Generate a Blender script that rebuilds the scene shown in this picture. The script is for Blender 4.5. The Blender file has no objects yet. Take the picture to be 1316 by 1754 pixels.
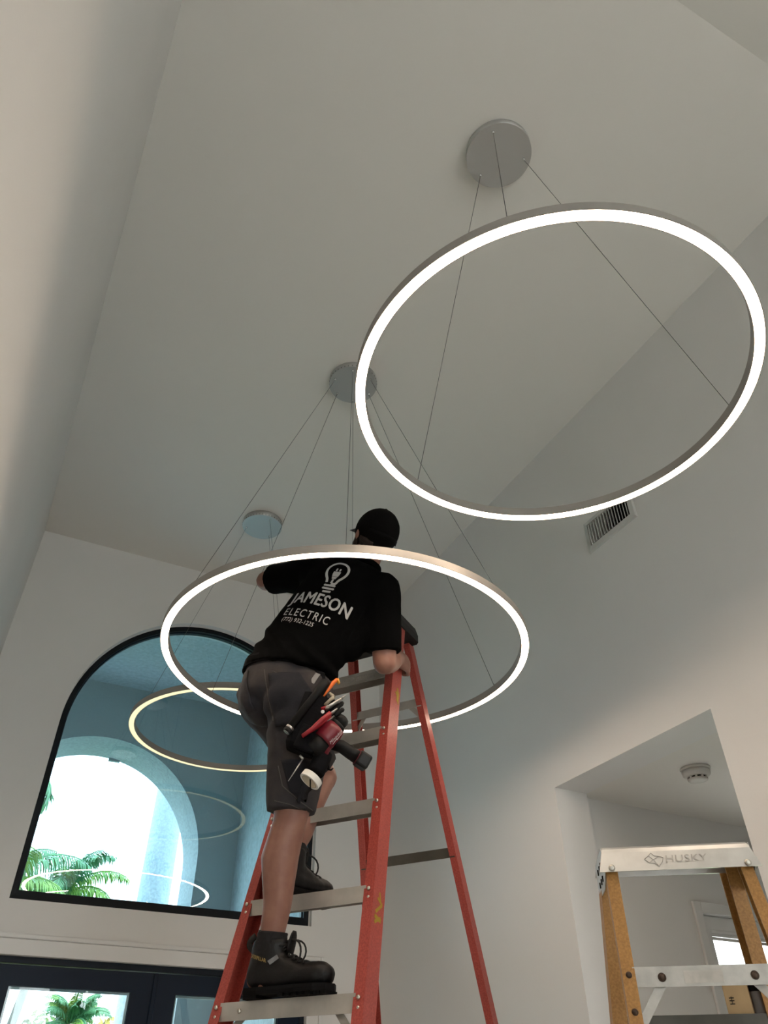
import bpy, bmesh, math, random
from mathutils import Vector, Matrix, noise
from mathutils.bvhtree import BVHTree
from mathutils.geometry import tessellate_polygon

V = Vector
PI = math.pi
scene = bpy.context.scene
col = scene.collection
random.seed(7)

# ------------------------------------------------------------------ camera
CAM_Z = 1.30
PITCH, YAW, ROLL = math.radians(39.3095), math.radians(27.3194), -0.00631
fh = V((math.sin(YAW), math.cos(YAW), 0))
r0 = V((math.cos(YAW), -math.sin(YAW), 0))
fwd = fh * math.cos(PITCH) + V((0, 0, 1)) * math.sin(PITCH)
u0 = -fh * math.sin(PITCH) + V((0, 0, 1)) * math.cos(PITCH)
cr = r0 * math.cos(ROLL) + u0 * math.sin(ROLL)
cu = -r0 * math.sin(ROLL) + u0 * math.cos(ROLL)
cam_data = bpy.data.cameras.new('camera')
cam = bpy.data.objects.new('camera', cam_data)
col.objects.link(cam)
cam.matrix_world = Matrix(((cr.x, cu.x, -fwd.x, 0), (cr.y, cu.y, -fwd.y, 0), (cr.z, cu.z, -fwd.z, CAM_Z), (0, 0, 0, 1)))
cam_data.sensor_fit = 'VERTICAL'
cam_data.sensor_height = 36.0
cam_data.lens = 1273.9 / 1754 * 36.0
cam_data.clip_start = 0.02
cam_data.clip_end = 300
scene.camera = cam

# ------------------------------------------------------------------ sky and exposure
world = bpy.data.worlds.new('overcast_sky')
scene.world = world
world.use_nodes = True
bg = world.node_tree.nodes['Background']
bg.inputs[0].default_value = (0.965, 0.985, 1.0, 1)
bg.inputs[1].default_value = 4.0
scene.view_settings.view_transform = 'Standard'
scene.view_settings.look = 'None'
scene.view_settings.gamma = 1.0
scene.view_settings.use_curve_mapping = False
scene.view_settings.exposure = 1.00

RING_POWER = (17.0, 17.0, 0.66)

# ------------------------------------------------------------------ materials
MATS = {}


def mat(name, color, rough=0.6, metal=0.0, bump=0.0, bscale=40.0, var=0.0, vscale=6.0, spec=0.5, color2=None, stretch=None):
    m = bpy.data.materials.new(name)
    m.use_nodes = True
    nt = m.node_tree
    b = nt.nodes['Principled BSDF']
    b.inputs['Base Color'].default_value = (*color, 1)
    b.inputs['Roughness'].default_value = rough
    b.inputs['Metallic'].default_value = metal
    b.inputs['Specular IOR Level'].default_value = spec
    tc = nt.nodes.new('ShaderNodeTexCoord')
    src = tc.outputs['Object']
    if stretch:
        mp = nt.nodes.new('ShaderNodeMapping')
        mp.inputs['Scale'].default_value = stretch
        nt.links.new(src, mp.inputs['Vector'])
        src = mp.outputs['Vector']
    if var > 0:
        n = nt.nodes.new('ShaderNodeTexNoise')
        n.inputs['Scale'].default_value = vscale
        n.inputs['Detail'].default_value = 4
        nt.links.new(src, n.inputs['Vector'])
        mx = nt.nodes.new('ShaderNodeMix')
        mx.data_type = 'RGBA'
        c2 = color2 or tuple(c * (1 - var) for c in color)
        mx.inputs[6].default_value = (*color, 1)
        mx.inputs[7].default_value = (*c2, 1)
        cr_ = nt.nodes.new('ShaderNodeMapRange')
        cr_.inputs['From Min'].default_value = 0.35
        cr_.inputs['From Max'].default_value = 0.65
        nt.links.new(n.outputs['Fac'], cr_.inputs['Value'])
        nt.links.new(cr_.outputs['Result'], mx.inputs[0])
        nt.links.new(mx.outputs[2], b.inputs['Base Color'])
    if bump > 0:
        n2 = nt.nodes.new('ShaderNodeTexNoise')
        n2.inputs['Scale'].default_value = bscale
        n2.inputs['Detail'].default_value = 5
        nt.links.new(src, n2.inputs['Vector'])
        bp = nt.nodes.new('ShaderNodeBump')
        bp.inputs['Strength'].default_value = bump
        bp.inputs['Distance'].default_value = 0.01
        nt.links.new(n2.outputs['Fac'], bp.inputs['Height'])
        nt.links.new(bp.outputs['Normal'], b.inputs['Normal'])
    MATS[name] = m
    return m


def emit_mat(name, color, strength):
    m = bpy.data.materials.new(name)
    m.use_nodes = True
    nt = m.node_tree
    nt.nodes.clear()
    out = nt.nodes.new('ShaderNodeOutputMaterial')
    e = nt.nodes.new('ShaderNodeEmission')
    e.inputs[0].default_value = (*color, 1)
    e.inputs[1].default_value = strength
    nt.links.new(e.outputs[0], out.inputs[0])
    MATS[name] = m
    return m


def glass_mat(name, tint, refl=1.0, f0=0.05):
    m = bpy.data.materials.new(name)
    m.use_nodes = True
    nt = m.node_tree
    nt.nodes.clear()
    out = nt.nodes.new('ShaderNodeOutputMaterial')
    tr = nt.nodes.new('ShaderNodeBsdfTransparent')
    tr.inputs[0].default_value = (*tint, 1)
    gl = nt.nodes.new('ShaderNodeBsdfGlossy')
    gl.inputs['Roughness'].default_value = 0.0
    gl.inputs['Color'].default_value = (refl, refl, refl, 1)
    geo = nt.nodes.new('ShaderNodeNewGeometry')
    dot = nt.nodes.new('ShaderNodeVectorMath')
    dot.operation = 'DOT_PRODUCT'
    nt.links.new(geo.outputs['Normal'], dot.inputs[0])
    nt.links.new(geo.outputs['Incoming'], dot.inputs[1])
    ab = nt.nodes.new('ShaderNodeMath')
    ab.operation = 'ABSOLUTE'
    nt.links.new(dot.outputs['Value'], ab.inputs[0])
    om = nt.nodes.new('ShaderNodeMath')
    om.operation = 'SUBTRACT'
    om.inputs[0].default_value = 1.0
    nt.links.new(ab.outputs[0], om.inputs[1])
    pw = nt.nodes.new('ShaderNodeMath')
    pw.operation = 'POWER'
    pw.inputs[1].default_value = 5.0
    nt.links.new(om.outputs[0], pw.inputs[0])
    ma = nt.nodes.new('ShaderNodeMath')
    ma.operation = 'MULTIPLY_ADD'
    ma.inputs[1].default_value = 1.0 - f0
    ma.inputs[2].default_value = f0
    nt.links.new(pw.outputs[0], ma.inputs[0])
    mix = nt.nodes.new('ShaderNodeMixShader')
    nt.links.new(ma.outputs[0], mix.inputs[0])
    nt.links.new(tr.outputs[0], mix.inputs[1])
    nt.links.new(gl.outputs[0], mix.inputs[2])
    nt.links.new(mix.outputs[0], out.inputs[0])
    MATS[name] = m
    return m


mat('wall_paint', (0.78, 0.765, 0.742), 0.65, bump=0.02, bscale=160, var=0.03, vscale=1.3)
mat('ceiling_paint', (0.78, 0.755, 0.705), 0.8, bump=0.02, bscale=140)
mat('trim_paint', (0.74, 0.73, 0.71), 0.45)
mat('floor_tile', (0.72, 0.70, 0.67), 0.35, var=0.12, vscale=2)
mat('navy_frame', (0.003, 0.009, 0.018), 0.45, spec=0.2)
mat('navy_door', (0.002, 0.010, 0.026), 0.45, spec=0.2)
mat('black_frame', (0.003, 0.006, 0.010), 0.5, spec=0.2)
glass_mat('tinted_glass', (0.69, 0.86, 0.93), 1.0, 0.070)
glass_mat('door_glass', (0.80, 0.93, 0.97))
glass_mat('clear_glass', (0.97, 0.98, 0.98))
mat('stucco', (0.37, 0.43, 0.475), 0.9, bump=1.0, bscale=24, var=0.24, vscale=40)
mat('stucco_light', (0.52, 0.60, 0.64), 0.9, bump=0.9, bscale=22, var=0.2, vscale=26)
mat('stucco_smooth', (0.34, 0.40, 0.42), 0.9, bump=0.25, bscale=40, var=0.06, vscale=4)
mat('bounce_pale', (0.70, 0.69, 0.66), 0.8, var=0.1, vscale=2)  # pale tone for the added bounce slab outside the back wall
mat('concrete', (0.40, 0.39, 0.37), 0.9, var=0.2, vscale=3)
mat('grass', (0.10, 0.20, 0.05), 0.9, var=0.4, vscale=5)
mat('ring_metal', (0.36, 0.335, 0.305), 0.42, metal=0.25, bump=0.01, bscale=200)
mat('canopy_metal', (0.47, 0.47, 0.455), 0.38, metal=0.55)
mat('dark_hole', (0.004, 0.004, 0.004), 0.9)
mat('cable_steel', (0.13, 0.13, 0.125), 0.35, metal=0.8)
mat('chrome', (0.75, 0.75, 0.74), 0.2, metal=1.0)
LEDC = (1.0, 0.78, 0.59)
emit_mat('led_bright_a', LEDC, RING_POWER[0])
emit_mat('led_bright_b', LEDC, RING_POWER[1])
emit_mat('led_dim', (1.0, 0.86, 0.50), RING_POWER[2])
mat('red_fibreglass', (0.43, 0.075, 0.055), 0.42, bump=0.06, bscale=220, var=0.35, vscale=190, color2=(0.30, 0.045, 0.035))
mat('aluminium', (0.52, 0.49, 0.44), 0.42, metal=0.45, var=0.25, vscale=9, bump=0.02, bscale=60)
mat('aluminium_bright', (0.66, 0.66, 0.64), 0.33, metal=0.7, var=0.16, vscale=14)
mat('dark_metal', (0.09, 0.085, 0.07), 0.5, metal=0.5, var=0.3, vscale=12)  # dark tone also carries the shade on the yellow ladder's steps
mat('black_plastic', (0.006, 0.0065, 0.007), 0.5, bump=0.02, bscale=80, spec=0.3)
mat('rivet_metal', (0.60, 0.58, 0.52), 0.3, metal=0.9)
mat('rust_bolt', (0.055, 0.032, 0.020), 0.6, metal=0.4)
mat('yellow_fibreglass', (0.42, 0.21, 0.055), 0.5, bump=0.08, bscale=160, var=0.4, vscale=170, color2=(0.30, 0.145, 0.035))
mat('yellow_paint', (0.36, 0.25, 0.02), 0.6)
mat('mark_grey', (0.40, 0.39, 0.37), 0.5, metal=0.5)
mat('sticker_worn', (0.52, 0.49, 0.44), 0.7, var=0.2, vscale=40)
mat('plastic_white', (0.66, 0.64, 0.60), 0.5)
mat('vent_white', (0.60, 0.60, 0.58), 0.5)
mat('skin', (0.285, 0.138, 0.096), 0.5, var=0.25, vscale=22, color2=(0.235, 0.105, 0.074), bump=0.03, bscale=120)
mat('hair', (0.022, 0.012, 0.008), 0.7, bump=0.4, bscale=120)
mat('shirt_black', (0.0016, 0.0018, 0.0020), 0.95, bump=0.05, bscale=90, spec=0.06)
mat('shirt_print', (0.42, 0.42, 0.42), 0.8)
mat('shorts_fabric', (0.052, 0.045, 0.042), 0.9, bump=0.12, bscale=70, var=0.35, vscale=7, color2=(0.024, 0.025, 0.031), spec=0.2)
mat('shorts_panel', (0.019, 0.020, 0.025), 0.9, bump=0.12, bscale=90, var=0.25, vscale=12, spec=0.2)
mat('stitch', (0.060, 0.054, 0.05), 0.9)
mat('boot_leather', (0.0042, 0.0042, 0.0048), 0.5, spec=0.3, bump=0.12, bscale=60, var=0.3, vscale=20)
mat('boot_sole', (0.003, 0.003, 0.0035), 0.8, spec=0.15)
mat('lace', (0.008, 0.008, 0.008), 0.8)
mat('sock', (0.007, 0.007, 0.008), 0.95, bump=0.15, bscale=160)
mat('cap_fabric', (0.005, 0.005, 0.005), 0.95, bump=0.05, bscale=160, spec=0.1)
mat('cap_mesh', (0.07, 0.072, 0.074), 0.9)
mat('gold_print', (0.30, 0.20, 0.06), 0.6)
mat('tag_grey', (0.16, 0.165, 0.17), 0.5)
mat('pouch_nylon', (0.003, 0.0035, 0.005), 0.9, bump=0.2, bscale=120, spec=0.15)
mat('tool_red', (0.30, 0.012, 0.020), 0.38)
mat('drill_red', (0.14, 0.004, 0.014), 0.4)
mat('rubber_black', (0.004, 0.0045, 0.005), 0.6, spec=0.25)
mat('tool_orange', (0.80, 0.16, 0.02), 0.4)
mat('tool_yellow', (0.70, 0.33, 0.04), 0.45)
mat('tool_beige', (0.34, 0.30, 0.23), 0.6)
mat('tool_steel', (0.50, 0.49, 0.47), 0.3, metal=0.85)
mat('tape_white', (0.72, 0.71, 0.66), 0.6)
mat('tape_core', (0.40, 0.36, 0.28), 0.8)
mat('print_light', (0.55, 0.50, 0.50), 0.6)
mat('carton', (0.55, 0.38, 0.20), 0.85, var=0.1, vscale=20)
mat('paper_white', (0.8, 0.8, 0.78), 0.7)
mat('ink_black', (0.008, 0.008, 0.008), 0.6)
mat('tube_grey', (0.35, 0.35, 0.36), 0.5)
mat('palm_green', (0.060, 0.185, 0.075), 0.55, var=0.4, vscale=2, color2=(0.035, 0.115, 0.055))
mat('palm_lime', (0.17, 0.27, 0.035), 0.55, var=0.4, vscale=2, color2=(0.08, 0.18, 0.04))
mat('palm_yellow', (0.34, 0.26, 0.03), 0.6, var=0.3, vscale=2)
mat('palm_trunk', (0.13, 0.125, 0.115), 0.9, bump=0.4, bscale=12, var=0.3, vscale=6)
mat('shrub_green', (0.055, 0.13, 0.04), 0.7, var=0.5, vscale=4, color2=(0.14, 0.18, 0.03))
mat('roof_slate', (0.075, 0.10, 0.13), 0.8, var=0.2, vscale=5)
mat('house_wall', (0.30, 0.29, 0.27), 0.9)

# ------------------------------------------------------------------ object helpers
ORIGIN = {}


def tag(o, label=None, cat=None, group=None, kind=None):
    if label:
        o['label'] = label
    if cat:
        o['category'] = cat
    if group:
        o['group'] = group
    if kind:
        o['kind'] = kind
    return o


def thing(name, loc, label=None, cat=None, group=None, kind=None):
    o = bpy.data.objects.new(name, None)
    o.empty_display_size = 0.05
    col.objects.link(o)
    o.location = loc
    ORIGIN[o] = V(loc)
    return tag(o, label, cat, group, kind)


class MB:
    """collects shapes in room coordinates and links them as one mesh object"""

    def __init__(self):
        self.v = []
        self.f = []
        self.sm = []

    def add(self, verts, faces, smooth=False):
        n = len(self.v)
        self.v += [V(p) for p in verts]
        self.f += [tuple(i + n for i in f) for f in faces]
        self.sm += [smooth] * len(faces)
        return self

    def box(self, c, size, rot=None, bev=0.0):
        x, y, z = size[0] / 2, size[1] / 2, size[2] / 2
        c = V(c)
        if bev <= 0:
            vs = [V((a * x, b * y, d * z)) for d in (-1, 1) for b in (-1, 1) for a in (-1, 1)]
            fs = [(0, 2, 3, 1), (4, 5, 7, 6), (0, 1, 5, 4), (2, 6, 7, 3), (0, 4, 6, 2), (1, 3, 7, 5)]
        else:
            bm = bmesh.new()
            bmesh.ops.create_cube(bm, size=1.0)
            bmesh.ops.scale(bm, vec=size, verts=bm.verts)
            bmesh.ops.bevel(bm, geom=list(bm.edges), offset=bev, segments=2, affect='EDGES', profile=0.5)
            bm.verts.index_update()
            vs = [v.co.copy() for v in bm.verts]
            fs = [tuple(v.index for v in f.verts) for f in bm.faces]
            bm.free()
        if rot is not None:
            vs = [rot @ v for v in vs]
        return self.add([v + c for v in vs], fs)

    def boxab(self, a, b, bev=0.0):
        a, b = V(a), V(b)
        return self.box((a + b) / 2, [abs(t) for t in (b - a)], None, bev)

    def loft(self, rings, cap=True, smooth=True, closed=False):
        n = len(rings[0])
        vs = [p for r in rings for p in r]
        fs = []
        m = len(rings)
        for i in range(m if closed else m - 1):
            j = (i + 1) % m
            for k in range(n):
                l = (k + 1) % n
                fs.append((i * n + k, i * n + l, j * n + l, j * n + k))
        self.add(vs, fs, smooth)
        if cap and not closed:
            self.add(rings[0], [tuple(range(n - 1, -1, -1))], False)
            self.add(rings[-1], [tuple(range(n))], False)
        return self

    def tube(self, pts, r, seg=8, cap=True, flat=None, up=None):
        pts = [V(p) for p in pts]
        rs = r if isinstance(r, (list, tuple)) else [r] * len(pts)
        rings = []
        x = None
        for i, p in enumerate(pts):
            d = (pts[min(i + 1, len(pts) - 1)] - pts[max(i - 1, 0)]).normalized()
            if x is None:
                ref = V(up) if up is not None else (V((0, 0, 1)) if abs(d.z) < 0.9 else V((1, 0, 0)))
                x = d.cross(ref).normalized()
            else:
                x = (x - d * x.dot(d)).normalized()
            y = d.cross(x)
            fl = flat if flat else 1.0
            rings.append([p + (x * math.cos(t) + y * (math.sin(t) * fl)) * rs[i] for t in [2 * PI * k / seg for k in range(seg)]])
        return self.loft(rings, cap, seg > 5)

    def lathe(self, prof, base, axis=(0, 0, 1), seg=24, smooth=True, cap=True):
        axis = V(axis).normalized()
        x = axis.orthogonal().normalized()
        y = axis.cross(x)
        base = V(base)
        rings = [[base + axis * h + (x * math.cos(t) + y * math.sin(t)) * r for t in [2 * PI * k / seg for k in range(seg)]] for (r, h) in prof]
        return self.loft(rings, cap, smooth)

    def sweep(self, prof, p0, p1, ax, ay):
        """constant 2D profile swept from p0 to p1; ax, ay are its axes"""
        ax, ay = V(ax), V(ay)
        rings = [[V(p) + ax * a + ay * b for (a, b) in prof] for p in (p0, p1)]
        return self.loft(rings, True, False)

    def plate(self, poly, o, ex, ey, th):
        """extruded 2D polygon"""
        o, ex, ey = V(o), V(ex), V(ey)
        nn = ex.cross(ey).normalized()
        a = [o + ex * p[0] + ey * p[1] for p in poly]
        b = [p + nn * th for p in a]
        n = len(poly)
        tri = tessellate_polygon([[V((p[0], p[1], 0)) for p in poly]])
        fs = [tuple(t) for t in tri] + [tuple(i + n for i in reversed(t)) for t in tri]
        fs += [(i, (i + 1) % n, (i + 1) % n + n, i + n) for i in range(n)]
        return self.add(a + b, fs)

    def build(self, name, material, parent=None, subdiv=0, autosmooth=True):
        me = bpy.data.meshes.new(name)
        org = ORIGIN.get(parent, V((0, 0, 0))) if parent else V((0, 0, 0))
        me.from_pydata([v - org for v in self.v], [], self.f)
        me.polygons.foreach_set('use_smooth', self.sm)
        bm = bmesh.new()
        bm.from_mesh(me)
        bmesh.ops.remove_doubles(bm, verts=bm.verts, dist=1e-6)
        bmesh.ops.recalc_face_normals(bm, faces=bm.faces)
        bm.to_mesh(me)
        bm.free()
        return link_mesh(name, me, material, parent)


def link_mesh(name, me, material, parent=None):
    if material:
        me.materials.append(MATS[material])
    o = bpy.data.objects.new(name, me)
    col.objects.link(o)
    if parent:
        o.parent = parent
        ORIGIN[o] = ORIGIN[parent]
    else:
        ORIGIN[o] = V((0, 0, 0))
    return o


def solo(mb, name, material, loc, label, cat, group=None):
    """a thing that is one mesh, with its origin at its base"""
    me_origin = V(loc)
    mb.v = [v - me_origin for v in mb.v]
    o = mb.build(name, material)
    o.location = me_origin
    ORIGIN[o] = me_origin
    return tag(o, label, cat, group)


def struct(o):
    o['kind'] = 'structure'
    return o


def holed_wall(outer, holes, plane, p0, th):
    """wall slab with holes; plane 'xz' (fixed y) or 'yz' (fixed x); th signed thickness"""
    mk = (lambda a, b, w: V((a, w, b))) if plane == 'xz' else (lambda a, b, w: V((w, a, b)))
    loops = [outer] + holes
    tri = tessellate_polygon([[V((p[0], p[1], 0)) for p in l] for l in loops])
    flat = [p for l in loops for p in l]
    n = len(flat)
    m = MB()
    vs = [mk(p[0], p[1], p0) for p in flat] + [mk(p[0], p[1], p0 + th) for p in flat]
    fs = [tuple(t) for t in tri] + [tuple(i + n for i in reversed(t)) for t in tri]
    s = 0
    for l in loops:
        k = len(l)
        for i in range(k):
            j = (i + 1) % k
            fs.append((s + i, s + j, s + j + n, s + i + n))
        s += k
    m.add(vs, fs)
    return m


def arch_loop(xc, r, zb, zs, seg=48, zt=None):
    pts = [(xc - r, zb), (xc + r, zb)]
    for k in range(seg + 1):
        t = PI * k / seg
        pts.append((xc + r * math.cos(t), zs + r * math.sin(t)))
    return pts


def text_polys(s, size, bold=0.0, spacing=1.0, shear=0.0):
    cu_ = bpy.data.curves.new('lettering', 'FONT')
    cu_.body = s
    cu_.size = size
    cu_.offset = bold
    cu_.space_character = spacing
    cu_.shear = shear
    cu_.resolution_u = 3
    o = bpy.data.objects.new('lettering', cu_)
    col.objects.link(o)
    dg = bpy.context.evaluated_depsgraph_get()
    me = bpy.data.meshes.new_from_object(o.evaluated_get(dg))
    vs = [(v.co.x, v.co.y) for v in me.vertices]
    fs = [tuple(p.vertices) for p in me.polygons]
    bpy.data.objects.remove(o)
    bpy.data.curves.remove(cu_)
    bpy.data.meshes.remove(me)
    return vs, fs


# ------------------------------------------------------------------ room shell
XL, XR, YF, YB, ZC = -0.234, 2.463, 4.869, -5.0, 4.60
TH = 0.20
OPY0, OPY1, OPZ = 1.910, 2.934, 2.580          # opening in the right wall
HALLY, HALLX, HALLB = 2.984, 5.2, -0.6

m = MB()
m.boxab((-0.5, YB - TH, -0.12), (5.5, YF + TH, 0.0))
struct(m.build('floor', 'floor_tile'))

# front wall with the arched window and the entry door
WXC, WR, WZB, WZS = 1.1005, 0.8845, 2.243, 3.272
DX0, DX1, DZ = 0.186, 1.976, 1.980
outer = [(XL - TH, 0), (XR + TH, 0), (XR + TH, ZC + 0.3), (XL - TH, ZC + 0.3)]
win = arch_loop(WXC, WR, WZB, WZS)
door = [(DX0, 0.001), (DX1, 0.001), (DX1, DZ), (DX0, DZ)]
struct(holed_wall(outer, [win, door], 'xz', YF, TH).build('wall_front', 'wall_paint'))
m = MB()
m.boxab((XL - TH, YB, 0), (XL, YF, ZC + 0.3))
struct(m.build('wall_left', 'wall_paint'))
outer = [(YB, 0), (YF, 0), (YF, ZC + 0.6), (YB, ZC + 0.6)]
opening = [(OPY0, 0.001), (OPY1, 0.001), (OPY1, OPZ), (OPY0, OPZ)]
struct(holed_wall(outer, [opening], 'yz', XR, TH).build('wall_right', 'wall_paint'))
m = MB()
m = holed_wall([(XL - TH, 0), (XR + TH, 0), (XR + TH, ZC + 1.4), (XL - TH, ZC + 1.4)], [[(-0.05, 0.001), (2.30, 0.001), (2.30, 3.20), (-0.05, 3.20)]], 'xz', YB, -TH)
struct(m.build('wall_back', 'wall_paint'))
bw = thing('window_added', (1.125, YB - 0.1, 0), kind='structure')  # added glazing, unseen behind the camera, to let daylight in
for x0, x1 in ((-0.05, 1.125), (1.125, 2.30)):
    m = holed_wall([(x0, 0.001), (x1, 0.001), (x1, 3.20), (x0, 3.20)], [[(x0 + 0.06, 0.07), (x1 - 0.06, 0.07), (x1 - 0.06, 3.14), (x0 + 0.06, 3.14)]], 'xz', YB - 0.12, 0.05)
    pf = m.build('sliding_frame', 'trim_paint', bw)
    m = MB()
    m.boxab((x0 + 0.06, YB - 0.10, 0.07), (x1 - 0.06, YB - 0.094, 3.14))
    m.build('pane', 'clear_glass', pf)
# ceiling: level over the foyer, then sloping down to the back, tilted to darken it
FOLD = 0.337
slope = -math.tan(math.radians(12))
prof = [(YF + TH, ZC), (FOLD, ZC), (YB - TH, ZC + (FOLD - YB + TH) * slope), (YB - TH, ZC + (FOLD - YB + TH) * slope + 0.2), (FOLD, ZC + 0.2), (YF + TH, ZC + 0.2)]
m = MB()
m.loft([[V((x, a, b)) for a, b in prof] for x in (XL - TH, XR + TH)], True, False)
struct(m.build('ceiling', 'ceiling_paint'))
# the hall behind the opening
m = MB()
m.boxab((XR + TH, HALLB, OPZ), (HALLX, HALLY + TH, OPZ + 0.12))
struct(m.build('ceiling_hall', 'ceiling_paint'))
HDX0, HDX1, HDZ = 3.318, 4.20, 2.098
outer = [(XR + TH, 0), (HALLX + TH, 0), (HALLX + TH, OPZ + 0.1), (XR + TH, OPZ + 0.1)]
hdoor = [(HDX0, 0.001), (HDX1, 0.001), (HDX1, HDZ), (HDX0, HDZ)]
struct(holed_wall(outer, [hdoor], 'xz', HALLY, TH).build('wall_hall', 'wall_paint'))
m = MB()
m.boxab((HALLX, HALLB, 0), (HALLX + TH, HALLY, OPZ + 0.1))
struct(m.build('wall_hall_end', 'wall_paint'))
m = MB()
m.boxab((XR + TH, HALLB - TH, 0), (HALLX + TH, HALLB, OPZ + 0.1))
struct(m.build('wall_hall_back', 'wall_paint'))
for nm, a, b in (('baseboard_left', (XL, YB, 0), (XL + 0.015, YF, 0.13)), ('baseboard_right', (XR - 0.015, OPY1, 0), (XR, YF, 0.13)), ('baseboard_front', (DX1 + 0.1, YF - 0.015, 0), (XR - 0.015, YF, 0.13))):
    m = MB()
    m.boxab(a, b)
    struct(m.build(nm, 'trim_paint'))

# entry door casing: flat board with a raised outer bead
tr = thing('trim_1', (DX0, YF, 0), kind='structure')
cw_ = 0.075
for nm, (x0, x1, z0, z1) in (('casing_board', (DX1, DX1 + cw_, 0, DZ + cw_)), ('casing_board', (DX0 - cw_, DX0, 0, DZ + cw_)), ('casing_board', (DX0, DX1, DZ, DZ + cw_))):
    m = MB()
    m.boxab((x0, YF - 0.018, z0), (x1, YF, z1), 0.003)
    m.build(nm, 'trim_paint', tr)
for (x0, x1, z0, z1) in ((DX1 + cw_, DX1 + cw_ + 0.024, 0, DZ + cw_ + 0.024), (DX0 - cw_ - 0.024, DX0 - cw_, 0, DZ + cw_ + 0.024), (DX0 - cw_, DX1 + cw_, DZ + cw_, DZ + cw_ + 0.024)):
    m = MB()
    m.boxab((x0, YF - 0.028, z0), (x1, YF, z1), 0.006)
    m.build('outer_bead', 'trim_paint', tr)

# arched window
win_o = thing('window_1', (WXC, YF + 0.05, WZB), kind='structure')
FY0, FY1, FW = YF + 0.045, YF + 0.115, 0.036
o_l = arch_loop(WXC, WR, WZB, WZS)
i_l = arch_loop(WXC, WR - FW, WZB + FW + 0.016, WZS)
m = MB()
n = len(o_l)
rings = []
for (a, b), (c, d) in zip(o_l, i_l):
    rings.append([V((a, FY0, b)), V((c, FY0 + 0.004, d)), V((c, FY1, d)), V((a, FY1, b))])
m.loft(rings, False, False, True)
m.build('frame', 'black_frame', win_o)
i2 = arch_loop(WXC, WR - FW - 0.007, WZB + FW + 0.023, WZS)
m = MB()
m.loft([[V((a, FY0 + 0.02, b)), V((c, FY0 + 0.03, d)), V((c, FY1 - 0.01, d)), V((a, FY1 - 0.01, b))] for (a, b), (c, d) in zip(i_l, i2)], False, False, True)
m.build('glazing_bead', 'navy_frame', win_o)
m = MB()
tri = tessellate_polygon([[V((p[0], p[1], 0)) for p in i_l]])
n = len(i_l)
ya, yb = FY0 + 0.035, FY0 + 0.041
vs = [V((a, ya, b)) for a, b in i_l] + [V((a, yb, b)) for a, b in i_l]
m.add(vs, [tuple(t) for t in tri] + [tuple(i + n for i in reversed(t)) for t in tri] + [(i, (i + 1) % n, (i + 1) % n + n, i + n) for i in range(n)])
m.build('pane', 'tinted_glass', win_o)
# thin white line of caulk round the frame
m = MB()
i3 = arch_loop(WXC, WR - 0.004, WZB + 0.004, WZS)
m.loft([[V((a, FY0 - 0.006, b)), V((c, FY0 - 0.003, d)), V((c, FY0 + 0.002, d)), V((a, FY0 + 0.002, b))] for (a, b), (c, d) in zip(o_l, i3)], False, False, True)
m.build('caulk_line', 'trim_paint', win_o)

# double entry door
d_o = thing('door_1', ((DX0 + DX1) / 2, YF + 0.06, 0), kind='structure')
DY0, DY1 = YF + 0.03, YF + 0.075
m = MB()
m.boxab((DX0, YF + 0.02, 0), (DX0 + 0.03, YF + 0.15, DZ))
m.boxab((DX1 - 0.03, YF + 0.02, 0), (DX1, YF + 0.15, DZ))
m.boxab((DX0, YF + 0.02, DZ - 0.03), (DX1, YF + 0.15, DZ))
m.build('door_frame', 'navy_frame', d_o)
for (x0, x1, px0, px1) in ((DX0 + 0.03, 1.0785, 0.335, 0.957), (1.0835, DX1 - 0.03, 1.205, 1.816)):
    outer = [(x0, 0.01), (x1, 0.01), (x1, DZ - 0.035), (x0, DZ - 0.035)]
    hole = [(px0, 0.30), (px1, 0.30), (px1, 1.850), (px0, 1.850)]
    lf = holed_wall(outer, [hole], 'xz', DY0, DY1 - DY0).build('door_leaf', 'navy_door', d_o)
    m = MB()
    m.boxab((px0, DY0 + 0.018, 0.30), (px1, DY0 + 0.026, 1.85))
    m.build('pane', 'door_glass', lf)
    for (a0, a1, b0, b1) in ((px0, px0 + 0.012, 0.30, 1.85), (px1 - 0.012, px1, 0.30, 1.85), (px0, px1, 1.838, 1.85), (px0, px1, 0.30, 0.312)):
        m = MB()
        m.boxab((a0, DY0 + 0.026, b0), (a1, DY0 + 0.04, b1))
        m.build('glazing_bead', 'trim_paint', lf)
    m = MB()
    hx = x1 - 0.06 if x0 < 1 else x0 + 0.06
    m.tube([(hx, DY0, 1.0), (hx, DY0 - 0.05, 1.0), (hx + (-0.11 if x0 < 1 else 0.11), DY0 - 0.05, 1.0)], 0.009, 8)
    m.build('door_handle', 'chrome', lf)
m = MB()
m.boxab((1.068, DY0 - 0.012, 0.01), (1.094, DY0, DZ - 0.035), 0.004)
m.build('astragal', 'navy_door', d_o)

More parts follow.
